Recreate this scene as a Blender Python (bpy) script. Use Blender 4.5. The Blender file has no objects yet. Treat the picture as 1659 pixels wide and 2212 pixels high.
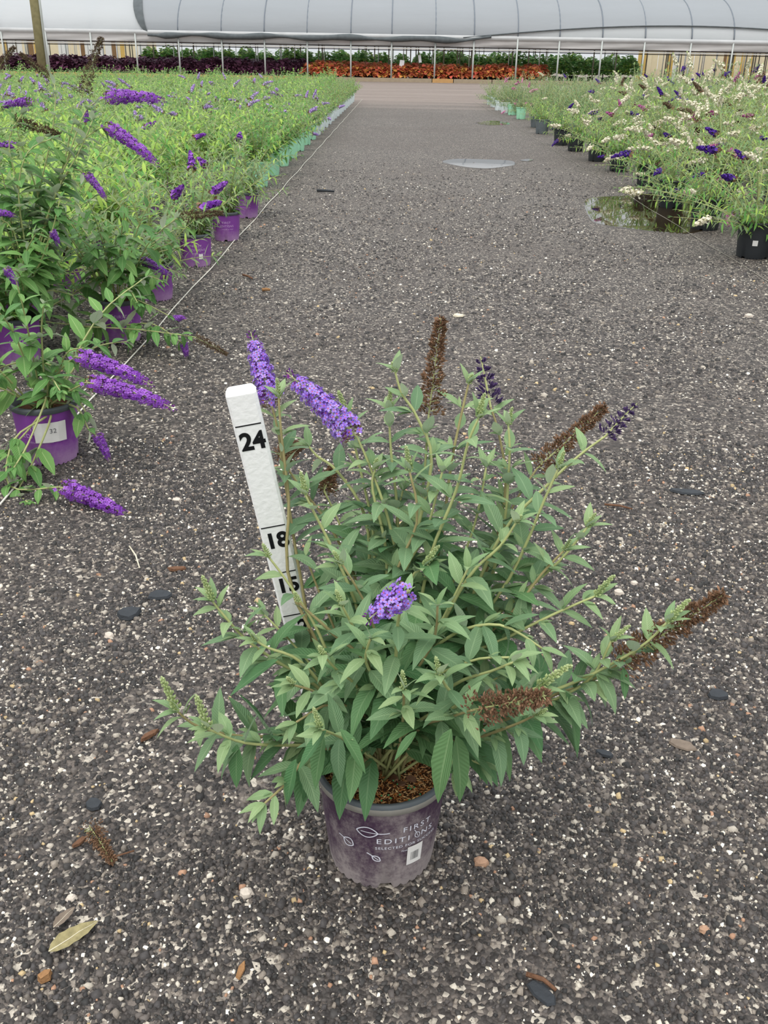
import bpy, math, random
import numpy as np
from mathutils import Vector, Matrix

# ---------------------------------------------------------------- camera
FPX, IW, IH = 2037.0, 1659.0, 2212.0
CX, CY = IW / 2, IH / 2
EYE = Vector((0.0, 0.0, 1.0))
_d = Vector(((866 - CX) / FPX, (CY - 122) / FPX, -1)).normalized()      # aisle direction seen by the lens
_u = Vector((1, -0.0175, 0)).cross(_d).normalized()
_x = _d.cross(_u).normalized()
ROT = Matrix((_x, _d, _u))                                              # camera -> world
scn = bpy.context.scene
col = scn.collection
camd = bpy.data.cameras.new('camera')
camd.sensor_fit = 'VERTICAL'; camd.sensor_height = 36.0; camd.sensor_width = 36.0
camd.lens = FPX / IH * 36.0
camd.clip_start = 0.05; camd.clip_end = 500
cam = bpy.data.objects.new('camera', camd)
col.objects.link(cam)
cam.matrix_world = Matrix.Translation(EYE) @ ROT.to_4x4()
scn.camera = cam

# ---------------------------------------------------------------- light: even overcast sky, faint sun behind cloud
world = bpy.data.worlds.new('world'); scn.world = world
world.use_nodes = True
wt = world.node_tree; wt.nodes.clear()
wo = wt.nodes.new('ShaderNodeOutputWorld'); wb = wt.nodes.new('ShaderNodeBackground')
tc = wt.nodes.new('ShaderNodeTexCoord'); sx = wt.nodes.new('ShaderNodeSeparateXYZ')
mr = wt.nodes.new('ShaderNodeMapRange')
wt.links.new(tc.outputs['Generated'], sx.inputs[0]); wt.links.new(sx.outputs['Z'], mr.inputs['Value'])
mr.inputs['From Min'].default_value = 0; mr.inputs['From Max'].default_value = 1
mr.inputs['To Min'].default_value = 0.55; mr.inputs['To Max'].default_value = 1.35   # overcast: zenith brighter than horizon
wb.inputs['Color'].default_value = (0.93, 0.97, 1.0, 1)
wt.links.new(mr.outputs[0], wb.inputs['Strength']); wt.links.new(wb.outputs[0], wo.inputs['Surface'])
sund = bpy.data.lights.new('sun', 'SUN'); sund.energy = 1.3; sund.angle = math.radians(50); sund.color = (1, 0.96, 0.9)
sun = bpy.data.objects.new('sun', sund); col.objects.link(sun)
sun.rotation_euler = (math.radians(28), math.radians(-12), 0)
vs = scn.view_settings
vs.view_transform = 'Standard'; vs.look = 'None'; vs.gamma = 1; vs.use_curve_mapping = False
vs.exposure = 0.55

random.seed(7); rng = np.random.default_rng(7)
R = math.radians

# ---------------------------------------------------------------- pixel helpers (photo 1659x2212)
def ray(x, y):
    return ROT @ Vector(((x - CX) / FPX, -(y - CY) / FPX, -1))
def gnd(x, y, z=0.0):
    d = ray(x, y); return EYE + d * ((z - EYE.z) / d.z)
def aty(x, y, Y):
    d = ray(x, y); return EYE + d * (Y / d.y)
def px(p):
    c = ROT.transposed() @ (Vector(p) - EYE)
    return (CX + FPX * c.x / -c.z, CY - FPX * c.y / -c.z, -c.z)

# ---------------------------------------------------------------- materials
def lin(h):
    h = h.lstrip('#'); o = []
    for i in (0, 2, 4):
        v = int(h[i:i + 2], 16) / 255
        o.append(v / 12.92 if v <= .04045 else ((v + .055) / 1.055) ** 2.4)
    return (*o, 1)
class NT:
    def __init__(s, name):
        s.m = bpy.data.materials.new(name); s.m.use_nodes = True
        s.t = s.m.node_tree; s.t.nodes.clear()
        s.out = s.n('ShaderNodeOutputMaterial')
    def n(s, kind, **kw):
        nd = s.t.nodes.new(kind)
        for k, v in kw.items(): setattr(nd, k, v)
        return nd
    def l(s, a, b): s.t.links.new(a, b)
    def val(s, inp, v):
        if hasattr(v, 'is_linked'): s.l(v, inp)
        else: inp.default_value = v
    def bsdf(s, color, rough=.6, spec=.4, normal=None, **kw):
        b = s.n('ShaderNodeBsdfPrincipled')
        s.val(b.inputs['Base Color'], color); s.val(b.inputs['Roughness'], rough); s.val(b.inputs['Specular IOR Level'], spec)
        if normal: s.l(normal, b.inputs['Normal'])
        for k, v in kw.items(): s.val(b.inputs[k.replace('_', ' ')], v)
        return b
    def end(s, sh): s.l(sh.outputs[0], s.out.inputs['Surface']); return s.m
    def mix(s, f, a, b, kind='MIX'):
        m = s.n('ShaderNodeMix', data_type='RGBA', blend_type=kind)
        s.val(m.inputs[0], f); s.val(m.inputs[6], a); s.val(m.inputs[7], b); return m.outputs[2]
    def math(s, op, a, b=0.0, c=0.0):
        m = s.n('ShaderNodeMath', operation=op)
        s.val(m.inputs[0], a); s.val(m.inputs[1], b); s.val(m.inputs[2], c); return m.outputs[0]
    def noise(s, scale, detail=3, vec=None, rough=.5):
        n = s.n('ShaderNodeTexNoise'); n.inputs['Scale'].default_value = scale; n.inputs['Detail'].default_value = detail
        n.inputs['Roughness'].default_value = rough
        if vec: s.l(vec, n.inputs['Vector'])
        return n
    def ramp(s, fac, stops, interp='LINEAR'):
        r = s.n('ShaderNodeValToRGB'); r.color_ramp.interpolation = interp
        e = r.color_ramp.elements
        while len(e) < len(stops): e.new(.5)
        for i, (p, c) in enumerate(stops): e[i].position = p; e[i].color = c
        s.l(fac, r.inputs[0]); return r.outputs[0]
    def bump(s, h, strength=.3, dist=.01):
        b = s.n('ShaderNodeBump'); b.inputs['Strength'].default_value = strength; b.inputs['Distance'].default_value = dist
        s.l(h, b.inputs['Height']); return b.outputs[0]

def simple(name, hexc, rough=.6, spec=.4, var=0.0, nscale=40, bump=0.0):
    t = NT(name); c = lin(hexc)
    co = t.n('ShaderNodeTexCoord').outputs['Object']
    n = t.noise(nscale, 4, co)
    k = tuple(v * (1 - var) for v in c[:3]) + (1,)
    k2 = tuple(min(1, v * (1 + var)) for v in c[:3]) + (1,)
    colr = t.mix(n.outputs[0], k, k2)
    nm = t.bump(n.outputs[0], bump, .01) if bump else None
    return t.end(t.bsdf(colr, rough, spec, nm))

def leafmat(name, top, under, rib, vary=.35, trans=.3, rough=.55, spec=.3, veins=True):
    t = NT(name)
    uv = t.n('ShaderNodeUVMap'); uv.uv_map = 'UVMap'
    s = t.n('ShaderNodeSeparateXYZ'); t.l(uv.outputs[0], s.inputs[0])
    u = t.math('ABSOLUTE', t.math('SUBTRACT', s.outputs[0], .5))
    at = t.n('ShaderNodeAttribute', attribute_name='rnd'); oi = t.n('ShaderNodeObjectInfo')
    r = t.math('FRACT', t.math('ADD', at.outputs['Fac'], oi.outputs['Random']))
    geo = t.n('ShaderNodeNewGeometry')
    base = t.mix(geo.outputs['Backfacing'], lin(top), lin(under))       # the felted underside of a leaf is paler
    if veins:
        ribm = t.math('LESS_THAN', u, .035)
        base = t.mix(t.math('MULTIPLY', ribm, .4), base, lin(rib))
    b = t.math('ADD', t.math('MULTIPLY', r, vary), 1 - vary / 2)
    hs = t.n('ShaderNodeHueSaturation')
    t.l(base, hs.inputs['Color']); t.l(b, hs.inputs['Value'])
    t.l(t.math('ADD', t.math('MULTIPLY', r, -.03), .515), hs.inputs['Hue'])
    nm = None
    if veins:
        v = t.math('SINE', t.math('MULTIPLY', t.math('SUBTRACT', s.outputs[1], t.math('MULTIPLY', u, .35)), 95.0))
        v = t.math('MULTIPLY', v, t.math('MINIMUM', t.math('MULTIPLY', u, 8), 1))
        nm = t.bump(v, .25, .0015)
    p = t.bsdf(hs.outputs[0], rough, spec, nm)
    tr = t.n('ShaderNodeBsdfTranslucent'); t.l(hs.outputs[0], tr.inputs[0])
    mx = t.n('ShaderNodeMixShader'); mx.inputs[0].default_value = trans
    t.l(p.outputs[0], mx.inputs[1]); t.l(tr.outputs[0], mx.inputs[2])
    return t.end(mx)

def petalmat(name, a, b, trans=.25, rough=.6):
    t = NT(name)
    at = t.n('ShaderNodeAttribute', attribute_name='rnd')
    c = t.mix(at.outputs['Fac'], lin(a), lin(b))
    p = t.bsdf(c, rough, .2); tr = t.n('ShaderNodeBsdfTranslucent'); t.l(c, tr.inputs[0])
    mx = t.n('ShaderNodeMixShader'); mx.inputs[0].default_value = trans
    t.l(p.outputs[0], mx.inputs[1]); t.l(tr.outputs[0], mx.inputs[2])
    return t.end(mx)

M = {}
M['hero_leaf'] = leafmat('sage_leaf', '#6f8d66', '#a9bda0', '#9bb389', .38, .2)
M['hero_old'] = leafmat('old_sage_leaf', '#597f52', '#9ab291', '#86a376', .3, .18)
M['hero_young'] = leafmat('young_sage_leaf', '#8aa474', '#b6c6a5', '#a9bd90', .25, .25)
M['near_leaf'] = leafmat('green_leaf', '#648f4c', '#c3ceb2', '#a9bf84', .4, .22)
M['lime_leaf'] = leafmat('lime_leaf', '#9bbb57', '#bccb9c', '#aac070', .5, .3, veins=False)
M['fresh_leaf'] = leafmat('fresh_leaf', '#649a48', '#a2bd86', '#95b96c', .5, .3, veins=False)
M['olive_leaf'] = leafmat('olive_leaf', '#8a9a52', '#a8b283', '#a3ad6c', .5, .3, veins=False)
M['grey_leaf'] = leafmat('grey_green_leaf', '#7c9663', '#b0bf9c', '#a3b688', .5, .25, veins=False)
M['dark_leaf'] = leafmat('dark_green_leaf', '#47703a', '#7f9a6c', '#7c9a5c', .6, .25, veins=False)
M['plum_leaf'] = leafmat('plum_leaf', '#5b3448', '#6d4a5b', '#52303f', .8, .12, veins=False)
M['red_leaf'] = leafmat('red_leaf', '#c76a4a', '#cd8a66', '#c07a45', .8, .2, veins=False)
M['gold_leaf'] = leafmat('gold_leaf', '#d39b4d', '#d0aa6c', '#c3a050', .7, .2, veins=False)
M['stem'] = simple('stem', '#a3a871', .6, .3, .2, 60)
M['stem_wood'] = simple('woody_stem', '#7d6a48', .7, .2, .3, 60)
M['stem_red'] = simple('red_stem', '#968c62', .7, .2, .3, 60)
M['violet'] = petalmat('violet_petal', '#8a5fcb', '#b498ea')
M['violet_bud'] = petalmat('violet_bud', '#7c2a86', '#5b2c80')
M['purple'] = petalmat('purple_petal', '#641f92', '#b070d8')
M['deep'] = petalmat('deep_purple_petal', '#3f1e78', '#5c34a0')
M['darkbud'] = petalmat('dark_bud', '#35244f', '#5a4470')
M['white'] = petalmat('cream_petal', '#d9d2b4', '#f1ecda')
M['magenta'] = petalmat('magenta_petal', '#a34a86', '#c77fae')
M['lilac'] = petalmat('lilac_petal', '#a98acb', '#c8b2df')
M['pink'] = petalmat('pink_petal', '#cf86a8', '#dda4c0')
M['dead'] = petalmat('withered_floret', '#55412f', '#8a6850', .1)
M['deadgrey'] = petalmat('dry_floret', '#4f4032', '#75604a', .1)
M['budgreen'] = petalmat('green_bud', '#a3b478', '#bcc795', .15)
M['eye'] = simple('flower_eye', '#c8402c', .6)
M['rimgrey'] = simple('dark_pot_rim', '#565c60', .5, .4, .2, 30)
M['rimlip'] = simple('pale_rim_edge', '#9b9890', .6, .3, .2, 60)
M['black_pot'] = simple('black_pot', '#2b2e31', .5, .4, .25, 20)
M['grey_pot'] = simple('grey_pot', '#5d6467', .5, .4, .2, 20)
M['mint_pot'] = simple('mint_pot', '#9fd8b4', .5, .4, .08, 12)
M['white_pot'] = simple('white_pot', '#d5e0e0', .5, .4, .08, 12)
M['print'] = simple('white_print', '#d8d8e2', .6, .3)
M['lilac_print'] = simple('lilac_print', '#c9a3d3', .6, .3)
M['card'] = simple('white_card', '#e4e1dd', .7, .2, .05, 60)
M['ink'] = simple('black_ink', '#17171a', .6, .2)
M['greyink'] = simple('grey_ink', '#6d6d70', .6, .2)
M['string'] = simple('white_string', '#d9d5c9', .7, .2, .15, 200)
M['line'] = simple('thin_line', '#8f8a80', .7, .2)
M['soil'] = simple('bark_soil', '#4c3322', .9, .1, .6, 160, .6)
M['hull'] = petalmat('rice_hull', '#a3602a', '#ecca94', 0, .8)
M['bead'] = simple('fertilizer_bead', '#1f9a5c', .3, .5)
M['chip'] = simple('bark_chip', '#6b4d3a', .8, .2, .4, 150, .4)
M['chip_tan'] = simple('tan_bark_chip', '#96704c', .8, .2, .3, 150, .4)
M['slate'] = simple('dark_scrap', '#33363a', .7, .3, .3, 90, .3)
M['dryleaf'] = simple('dry_leaf', '#8f8560', .7, .2, .5, 130, .2)
M['greyleaf'] = simple('grey_dry_leaf', '#776a5e', .8, .2, .3, 130, .2)
M['paleleaf'] = simple('pale_litter', '#cfc6b0', .8, .2, .2, 90)
M['rock'] = simple('pale_rock', '#c9bdb0', .8, .2, .25, 90, .3)
M['pinkrock'] = simple('pink_rock', '#a9876f', .8, .2, .3, 90, .3)

def stakemat():
    t = NT('white_paint'); co = t.n('ShaderNodeTexCoord').outputs['Object']
    n = t.noise(120, 5, co); n2 = t.noise(30, 6, co, .7)
    c = t.mix(t.ramp(n2.outputs[0], [(.6, (0, 0, 0, 1)), (.78, (.6, .6, .6, 1))]), lin('#f6f5f3'), lin('#c2b7a8'))
    return t.end(t.bsdf(c, .7, .25, t.bump(n.outputs[0], .5, .002)))
M['stake'] = stakemat()
def purplemat():
    t = NT('purple_pot'); co = t.n('ShaderNodeTexCoord').outputs['Object']
    s = t.n('ShaderNodeSeparateXYZ'); t.l(co, s.inputs[0])
    n = t.noise(22, 5, co, .65)
    d = t.math('ADD', t.math('MULTIPLY', n.outputs[0], .9), t.math('MULTIPLY', s.outputs[2], -5.5))   # splashed dust low on the pot
    c = t.mix(t.ramp(d, [(.05, (0, 0, 0, 1)), (.5, (.75, .75, .75, 1))]), lin('#7e3f94'), lin('#b08fb2'))
    return t.end(t.bsdf(c, .45, .4))
M['purple_pot'] = purplemat()
def dustymat():
    t = NT('dusty_plum_pot'); co = t.n('ShaderNodeTexCoord').outputs['Object']
    mp = t.n('ShaderNodeMapping'); t.l(co, mp.inputs[0]); mp.inputs['Scale'].default_value = (1, 1, .6)
    n = t.noise(16, 8, mp.outputs[0], .72); n2 = t.noise(160, 8, co, .8)
    s = t.n('ShaderNodeSeparateXYZ'); t.l(co, s.inputs[0])
    mp2 = t.n('ShaderNodeMapping'); t.l(co, mp2.inputs[0]); mp2.inputs['Scale'].default_value = (14, 14, 90)
    st = t.noise(1.0, 4, mp2.outputs[0], .6)                            # smeared mud streaks near the base
    f = t.math('ADD', t.math('MULTIPLY', n.outputs[0], 1.0), t.math('MULTIPLY', n2.outputs[0], .55))
    f = t.math('ADD', f, t.math('MULTIPLY', t.math('MULTIPLY', st.outputs[0], t.math('MAXIMUM', t.math('SUBTRACT', .06, s.outputs[2]), 0)), 9))
    c = t.mix(t.ramp(f, [(.7, (.02, .02, .02, 1)), (.78, (.2, .2, .2, 1)), (.88, (.5, .5, .5, 1)), (1.05, (.9, .9, .9, 1))]), lin('#412c42'), lin('#9f9593'))
    return t.end(t.bsdf(c, .62, .3))
M['dusty_pot'] = dustymat()

def groundmat():
    t = NT('gravel_ground'); co = t.n('ShaderNodeTexCoord').outputs['Object']
    def stones(scale):
        v = t.n('ShaderNodeTexVoronoi', feature='F1'); v.inputs['Scale'].default_value = scale
        t.l(co, v.inputs['Vector'])
        q = t.n('ShaderNodeSeparateColor'); t.l(v.outputs['Color'], q.inputs[0])
        c = t.ramp(q.outputs[0], [(0, lin('#2f2c2b')), (.22, lin('#3d3937')), (.42, lin('#4b4643')), (.6, lin('#5a534e')), (.74, lin('#6f665f')), (.85, lin('#958b80')), (.93, lin('#c9bfb0'))], 'CONSTANT')
        return c, v.outputs['Distance']
    c1, d1 = stones(170); c2, d2 = stones(105)
    big = t.noise(.5, 6, co, .62); mid = t.noise(5, 4, co, .6)
    c = t.mix(t.ramp(mid.outputs[0], [(.5, (0, 0, 0, 1)), (.56, (1, 1, 1, 1))]), c1, c2)
    dirt = t.mix(mid.outputs[0], lin('#433b36'), lin('#60564f'))
    c = t.mix(t.ramp(big.outputs[0], [(.4, (.08, .08, .08, 1)), (.68, (.55, .55, .55, 1))]), c, dirt)
    # brown dirt road crossing at the far end
    s_ = t.n('ShaderNodeSeparateXYZ'); t.l(co, s_.inputs[0])
    mp = t.n('ShaderNodeMapping'); t.l(co, mp.inputs[0]); mp.inputs['Scale'].default_value = (.12, 1.1, 1)
    n = t.noise(1, 7, mp.outputs[0], .65)
    road = t.mix(t.ramp(n.outputs[0], [(.32, (0, 0, 0, 1)), (.68, (1, 1, 1, 1))]), lin('#665850'), lin('#93857c'))
    road = t.mix(.3, road, t.mix(mid.outputs[0], lin('#54483f'), lin('#a2958b')))
    f = t.math('ADD', s_.outputs[1], t.math('MULTIPLY', n.outputs[0], 7))
    mr_ = t.n('ShaderNodeMapRange'); t.l(f, mr_.inputs[0]); mr_.inputs[1].default_value = 24; mr_.inputs[2].default_value = 30
    c = t.mix(mr_.outputs[0], c, road)
    b = t.bump(t.math('MULTIPLY', t.math('ADD', d1, d2), -1), .8, .006)
    return t.end(t.bsdf(c, .68, .35, b))
M['ground'] = groundmat()
def pebmat():
    t = NT('pebble'); a = t.n('ShaderNodeAttribute', attribute_name='tint')
    co = t.n('ShaderNodeTexCoord').outputs['Object']; n = t.noise(400, 3, co)
    c = t.mix(.35, a.outputs['Color'], t.mix(n.outputs[0], (.0, .0, .0, 1), (1, 1, 1, 1)), 'OVERLAY')
    return t.end(t.bsdf(c, .6, .35))
M['pebble'] = pebmat()
def watermat():
    t = NT('puddle_water')
    co = t.n('ShaderNodeTexCoord').outputs['Object']; n = t.noise(3, 2, co)
    return t.end(t.bsdf(lin('#2e2416'), .02, .9, t.bump(n.outputs[0], .02, .01), IOR=1.33))
M['water'] = watermat()
def polymat(name, hexc, trans):
    t = NT(name); co = t.n('ShaderNodeTexCoord').outputs['Object']
    mp = t.n('ShaderNodeMapping'); t.l(co, mp.inputs[0]); mp.inputs['Scale'].default_value = (.25, 1, 1)
    n = t.noise(1.2, 5, mp.outputs[0], .6)
    c = lin(hexc); k = tuple(v * .9 for v in c[:3]) + (1,)
    cc = t.mix(n.outputs[0], k, c)
    p = t.bsdf(cc, .45, .3, t.bump(n.outputs[0], .3, .1))
    tr = t.n('ShaderNodeBsdfTranslucent'); t.l(cc, tr.inputs[0])
    mx = t.n('ShaderNodeMixShader'); mx.inputs[0].default_value = trans
    t.l(p.outputs[0], mx.inputs[1]); t.l(tr.outputs[0], mx.inputs[2]); return t.end(mx)
M['poly'] = polymat('white_film', '#e6eaec', .55)
M['shade'] = polymat('grey_film', '#b1b5b9', .45)
M['valance'] = polymat('wrinkled_film', '#d3cfcc', .4)
M['roll'] = simple('dark_net_roll', '#565b5d', .8, .2, .4, 5)
M['pipe'] = simple('galvanized_pipe', '#b5bab6', .4, .5, .1, 4)
M['hoopm'] = simple('hoop_pipe', '#6f767e', .7, .2)
M['darkpipe'] = simple('dark_rail', '#3a3431', .6, .3)
M['whitepipe'] = simple('white_rail', '#dcdad4', .5, .3)
M['board'] = simple('tan_board', '#b8905f', .75, .2, .2, 6)
M['oldboard'] = simple('weathered_board', '#9a8b76', .8, .2, .25, 6)
M['pole'] = simple('mossy_wood', '#7b7455', .85, .1, .35, 8, .4)
M['cream'] = simple('cream_plank', '#d9ccac', .8, .2, .1, 3)
M['yellow'] = simple('yellow_plank', '#c7a862', .8, .2, .15, 3)
M['pale'] = simple('pale_plank', '#d5d5d0', .8, .2, .1, 3)
M['brown'] = simple('brown_plank', '#806547', .8, .2, .2, 3)
M['tag'] = simple('white_plastic', '#eceef0', .5, .3)

# ---------------------------------------------------------------- mesh building
class MB:
    def __init__(s): s.v = []; s.f = []; s.mi = []; s.uv = []; s.rnd = []; s.c = 0
    def add(s, verts, faces, mi=0, uv=None, rnd=0.0):
        verts = np.asarray(verts, float)
        s.v.append(verts); n = len(verts)
        for f in faces: s.f.append(tuple(i + s.c for i in f)); s.mi.append(mi)
        s.uv.append(np.zeros((n, 2)) if uv is None else np.asarray(uv, float))
        s.rnd.append(np.full(n, rnd) if np.isscalar(rnd) else np.asarray(rnd)); s.c += n
        return s
    def tube(s, pts, rad, n=6, mi=0, cap=True):
        P = [Vector(p) for p in pts]; k = len(P)
        if not hasattr(rad, '__len__'): rad = [rad] * k
        vs_, fs = [], []; ref = None
        for i in range(k):
            t = (P[min(i + 1, k - 1)] - P[max(i - 1, 0)])
            t = t.normalized() if t.length > 1e-9 else Vector((0, 0, 1))
            if ref is None: ref = t.orthogonal().normalized()
            ref = (ref - t * ref.dot(t)); ref = ref.normalized() if ref.length > 1e-6 else t.orthogonal().normalized()
            b = t.cross(ref)
            for j in range(n):
                a = 2 * math.pi * j / n
                vs_.append(P[i] + (ref * math.cos(a) + b * math.sin(a)) * rad[i])
        for i in range(k - 1):
            for j in range(n):
                a, b_ = i * n + j, i * n + (j + 1) % n
                fs.append((a, b_, b_ + n, a + n))
        if cap: fs.append(tuple(range(n))[::-1]); fs.append(tuple((k - 1) * n + j for j in range(n)))
        return s.add([tuple(v) for v in vs_], fs, mi)
    def box(s, c, d, mi=0, rot=None):
        x, y, z = (q / 2 for q in d)
        vv = [Vector((a, b, e)) for a in (-x, x) for b in (-y, y) for e in (-z, z)]
        if rot: vv = [rot @ v for v in vv]
        return s.add([tuple(v + Vector(c)) for v in vv], [(0, 1, 3, 2), (4, 6, 7, 5), (0, 4, 5, 1), (2, 3, 7, 6), (0, 2, 6, 4), (1, 5, 7, 3)], mi)
    def lathe(s, prof, n=40, mi=0, wob=None):
        vs_, fs = [], []
        for i, (r, z) in enumerate(prof):
            for j in range(n):
                a = 2 * math.pi * j / n
                vs_.append((r * math.cos(a), r * math.sin(a), z + (wob(i, j) if wob else 0)))
        for i in range(len(prof) - 1):
            for j in range(n):
                a, b = i * n + j, i * n + (j + 1) % n
                fs.append((a, b, b + n, a + n))
        return s.add(vs_, fs, mi)
    def mesh(s, name, mats, smooth=True):
        me = bpy.data.meshes.new(name)
        V = np.concatenate(s.v) if s.v else np.zeros((0, 3))
        me.from_pydata(V.tolist(), [], s.f)
        for m in mats: me.materials.append(m)
        if len(mats) > 1: me.polygons.foreach_set('material_index', s.mi)
        if smooth: me.polygons.foreach_set('use_smooth', [True] * len(s.f))
        uvl = me.uv_layers.new(name='UVMap'); U = np.concatenate(s.uv)
        li = np.empty(len(me.loops), np.int32); me.loops.foreach_get('vertex_index', li)
        uvl.data.foreach_set('uv', U[li].astype(np.float32).ravel())
        at = me.attributes.new('rnd', 'FLOAT', 'POINT'); at.data.foreach_set('value', np.concatenate(s.rnd).astype(np.float32))
        me.update(); return me
def ob(name, me, parent=None, mw=None):
    o = bpy.data.objects.new(name, me); col.objects.link(o)
    if parent: o.parent = parent
    if mw is not None: o.matrix_basis = mw
    return o
def tag(o, label, cat, group=None, kind=None):
    o['label'] = label
    if cat: o['category'] = cat
    if group: o['group'] = group
    if kind: o['kind'] = kind
    return o
def empty(name, loc=(0, 0, 0), rz=0):
    o = bpy.data.objects.new(name, None); col.objects.link(o); o.location = loc; o.rotation_euler = (0, 0, rz)
    o.empty_display_size = .1
    return o

# text set as a mesh from Blender's built-in font
def text_mesh(body, size, bold=0.0, sx=1.0, space=1.0):
    cu = bpy.data.curves.new('txt', 'FONT'); cu.body = body; cu.size = size; cu.offset = bold * size
    cu.align_x = 'CENTER'; cu.align_y = 'CENTER'; cu.space_character = space
    o = bpy.data.objects.new('txt', cu); col.objects.link(o)
    bpy.context.view_layer.update()
    dg = bpy.context.evaluated_depsgraph_get()
    me = bpy.data.meshes.new_from_object(o.evaluated_get(dg))
    V = np.array([v.co[:] for v in me.vertices]); F = [tuple(p.vertices) for p in me.polygons]
    bpy.data.objects.remove(o); bpy.data.curves.remove(cu); bpy.data.meshes.remove(me)
    V[:, 0] *= sx
    return V, F
class Wrap:
    """wraps flat art (arc length x, height z) round a tapered pot"""
    def __init__(s, r0, r1, h, off): s.r0, s.r1, s.h, s.off = r0, r1, h, off
    def __call__(s, X, Z, a0):
        r = s.r0 + (s.r1 - s.r0) * Z / s.h + s.off
        a = a0 + X / ((s.r0 + s.r1) / 2)
        return np.stack([r * np.cos(a), r * np.sin(a), Z], 1)
def leaf_icon(L, W, ang, stemlen, w=.0009, n=14):
    """outline of a leaf with midrib and stalk, as flat strips"""
    V, F = [], []
    def strip(pts, ww):
        b = len(V); pts = np.array(pts)
        t = np.gradient(pts, axis=0); t /= np.linalg.norm(t, axis=1)[:, None] + 1e-9
        nrm = np.stack([-t[:, 1], t[:, 0]], 1)
        for p, q in zip(pts, nrm): V.append(p + q * ww); V.append(p - q * ww)
        for i in range(len(pts) - 1): F.append((b + 2 * i, b + 2 * i + 1, b + 2 * i + 3, b + 2 * i + 2))
    u = np.linspace(0, 1, n)
    strip([(L * t, W * math.sin(math.pi * t) ** .8) for t in u], w); strip([(L * t, -W * math.sin(math.pi * t) ** .8) for t in u], w)
    strip([(L * t, 0) for t in np.linspace(.2, 1, 5)], w * .7); strip([(L + stemlen * t, stemlen * .15 * t * t) for t in np.linspace(0, 1, 5)], w)
    V = np.array(V); c, s_ = math.cos(ang), math.sin(ang)
    return np.stack([V[:, 0] * c - V[:, 1] * s_, V[:, 0] * s_ + V[:, 1] * c], 1), F

# ---------------------------------------------------------------- plant pieces
def leaf_geo(W=.26, curl=.25, fold=.35, seg=8, half=2, wav=0.0, serr=0.0, side=0.0):
    """lance-shaped leaf, unit length along +Y, upper side +Z"""
    vs_, uv, fs = [], [], []
    n = 2 * half + 1
    for i in range(seg + 1):
        t = i / seg
        w = W * .5 * (math.sin(math.pi * min(1, t * 1.0) ** .78) ** .9) if 0 < t < 1 else (W * .03 if t == 0 else 0.001)
        w = max(w, .001)
        if serr and 0 < i < seg: w *= 1 + serr * (1 if i % 2 else -1)
        for j in range(n):
            q = (j - half) / half
            z = -curl * t * t + fold * abs(q) * w + wav * math.sin(t * 9 + j) * w
            vs_.append((q * w + side * t * t, t - .18 * curl * t * t, z)); uv.append((.5 + q * .5, t))
    for i in range(seg):
        for j in range(n - 1):
            a = i * n + j; fs.append((a, a + 1, a + n + 1, a + n))
    return np.array(vs_), fs, np.array(uv)
LO = [leaf_geo(.3, c, .3, 3, 1) for c in (.1, .25, .4)]
LON = [leaf_geo(.2, c, .3, 3, 1) for c in (.1, .3, .45)]
LOW = [leaf_geo(.95, c, .15, 3, 1) for c in (.15, .4)]
def basis(d, roll=0.0, up=Vector((0, 0, 1))):
    d = d.normalized(); x = d.cross(up)
    x = x.normalized() if x.length > 1e-3 else d.orthogonal().normalized()
    z = x.cross(d)
    m = Matrix((x, d, z)).transposed()
    return m @ Matrix.Rotation(roll, 3, 'Y') if roll else m
def put(mb, geo, p, d, L, roll=0, mi=0, rnd=0.0):
    m = np.array(basis(d, roll)) * L
    mb.add(geo[0] @ m.T + np.array(p), geo[1], mi, geo[2], rnd)

def floret(mb, p, d, s, mi, mie, rnd, eye=True):
    """four-petalled flower facing d"""
    m = np.array(basis(d, random.uniform(0, 6)))
    V, F = [], []
    for k in range(4):
        a = k * math.pi / 2; c, n_ = math.cos(a), math.sin(a)
        for r, w, z in ((.15, .18, 0), (.62, .42, .12), (1.0, .24, .02)):
            for q in (-1, 1): V.append((c * r - n_ * q * w, z, n_ * r + c * q * w))
        b = 6 * k; F += [(b, b + 1, b + 3, b + 2), (b + 2, b + 3, b + 5, b + 4)]
    mb.add(np.array(V) * s @ m.T + np.array(p), F, mi, None, rnd)
    if eye:
        e = [(.22 * math.cos(a), .07, .22 * math.sin(a)) for a in (0, 1.57, 3.14, 4.71)]
        mb.add(np.array(e) * s @ m.T + np.array(p), [(0, 1, 2, 3)], mie)
def bud(mb, p, d, L, w, mi, rnd):
    m = np.array(basis(d, random.uniform(0, 6)))
    V = np.array([(0, 0, 0), (w, L * .6, 0), (-w * .5, L * .6, w * .87), (-w * .5, L * .6, -w * .87), (0, L, 0)])
    mb.add(V @ m.T + np.array(p), [(0, 1, 2), (0, 2, 3), (0, 3, 1), (4, 2, 1), (4, 3, 2), (4, 1, 3)], mi, None, rnd)

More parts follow.
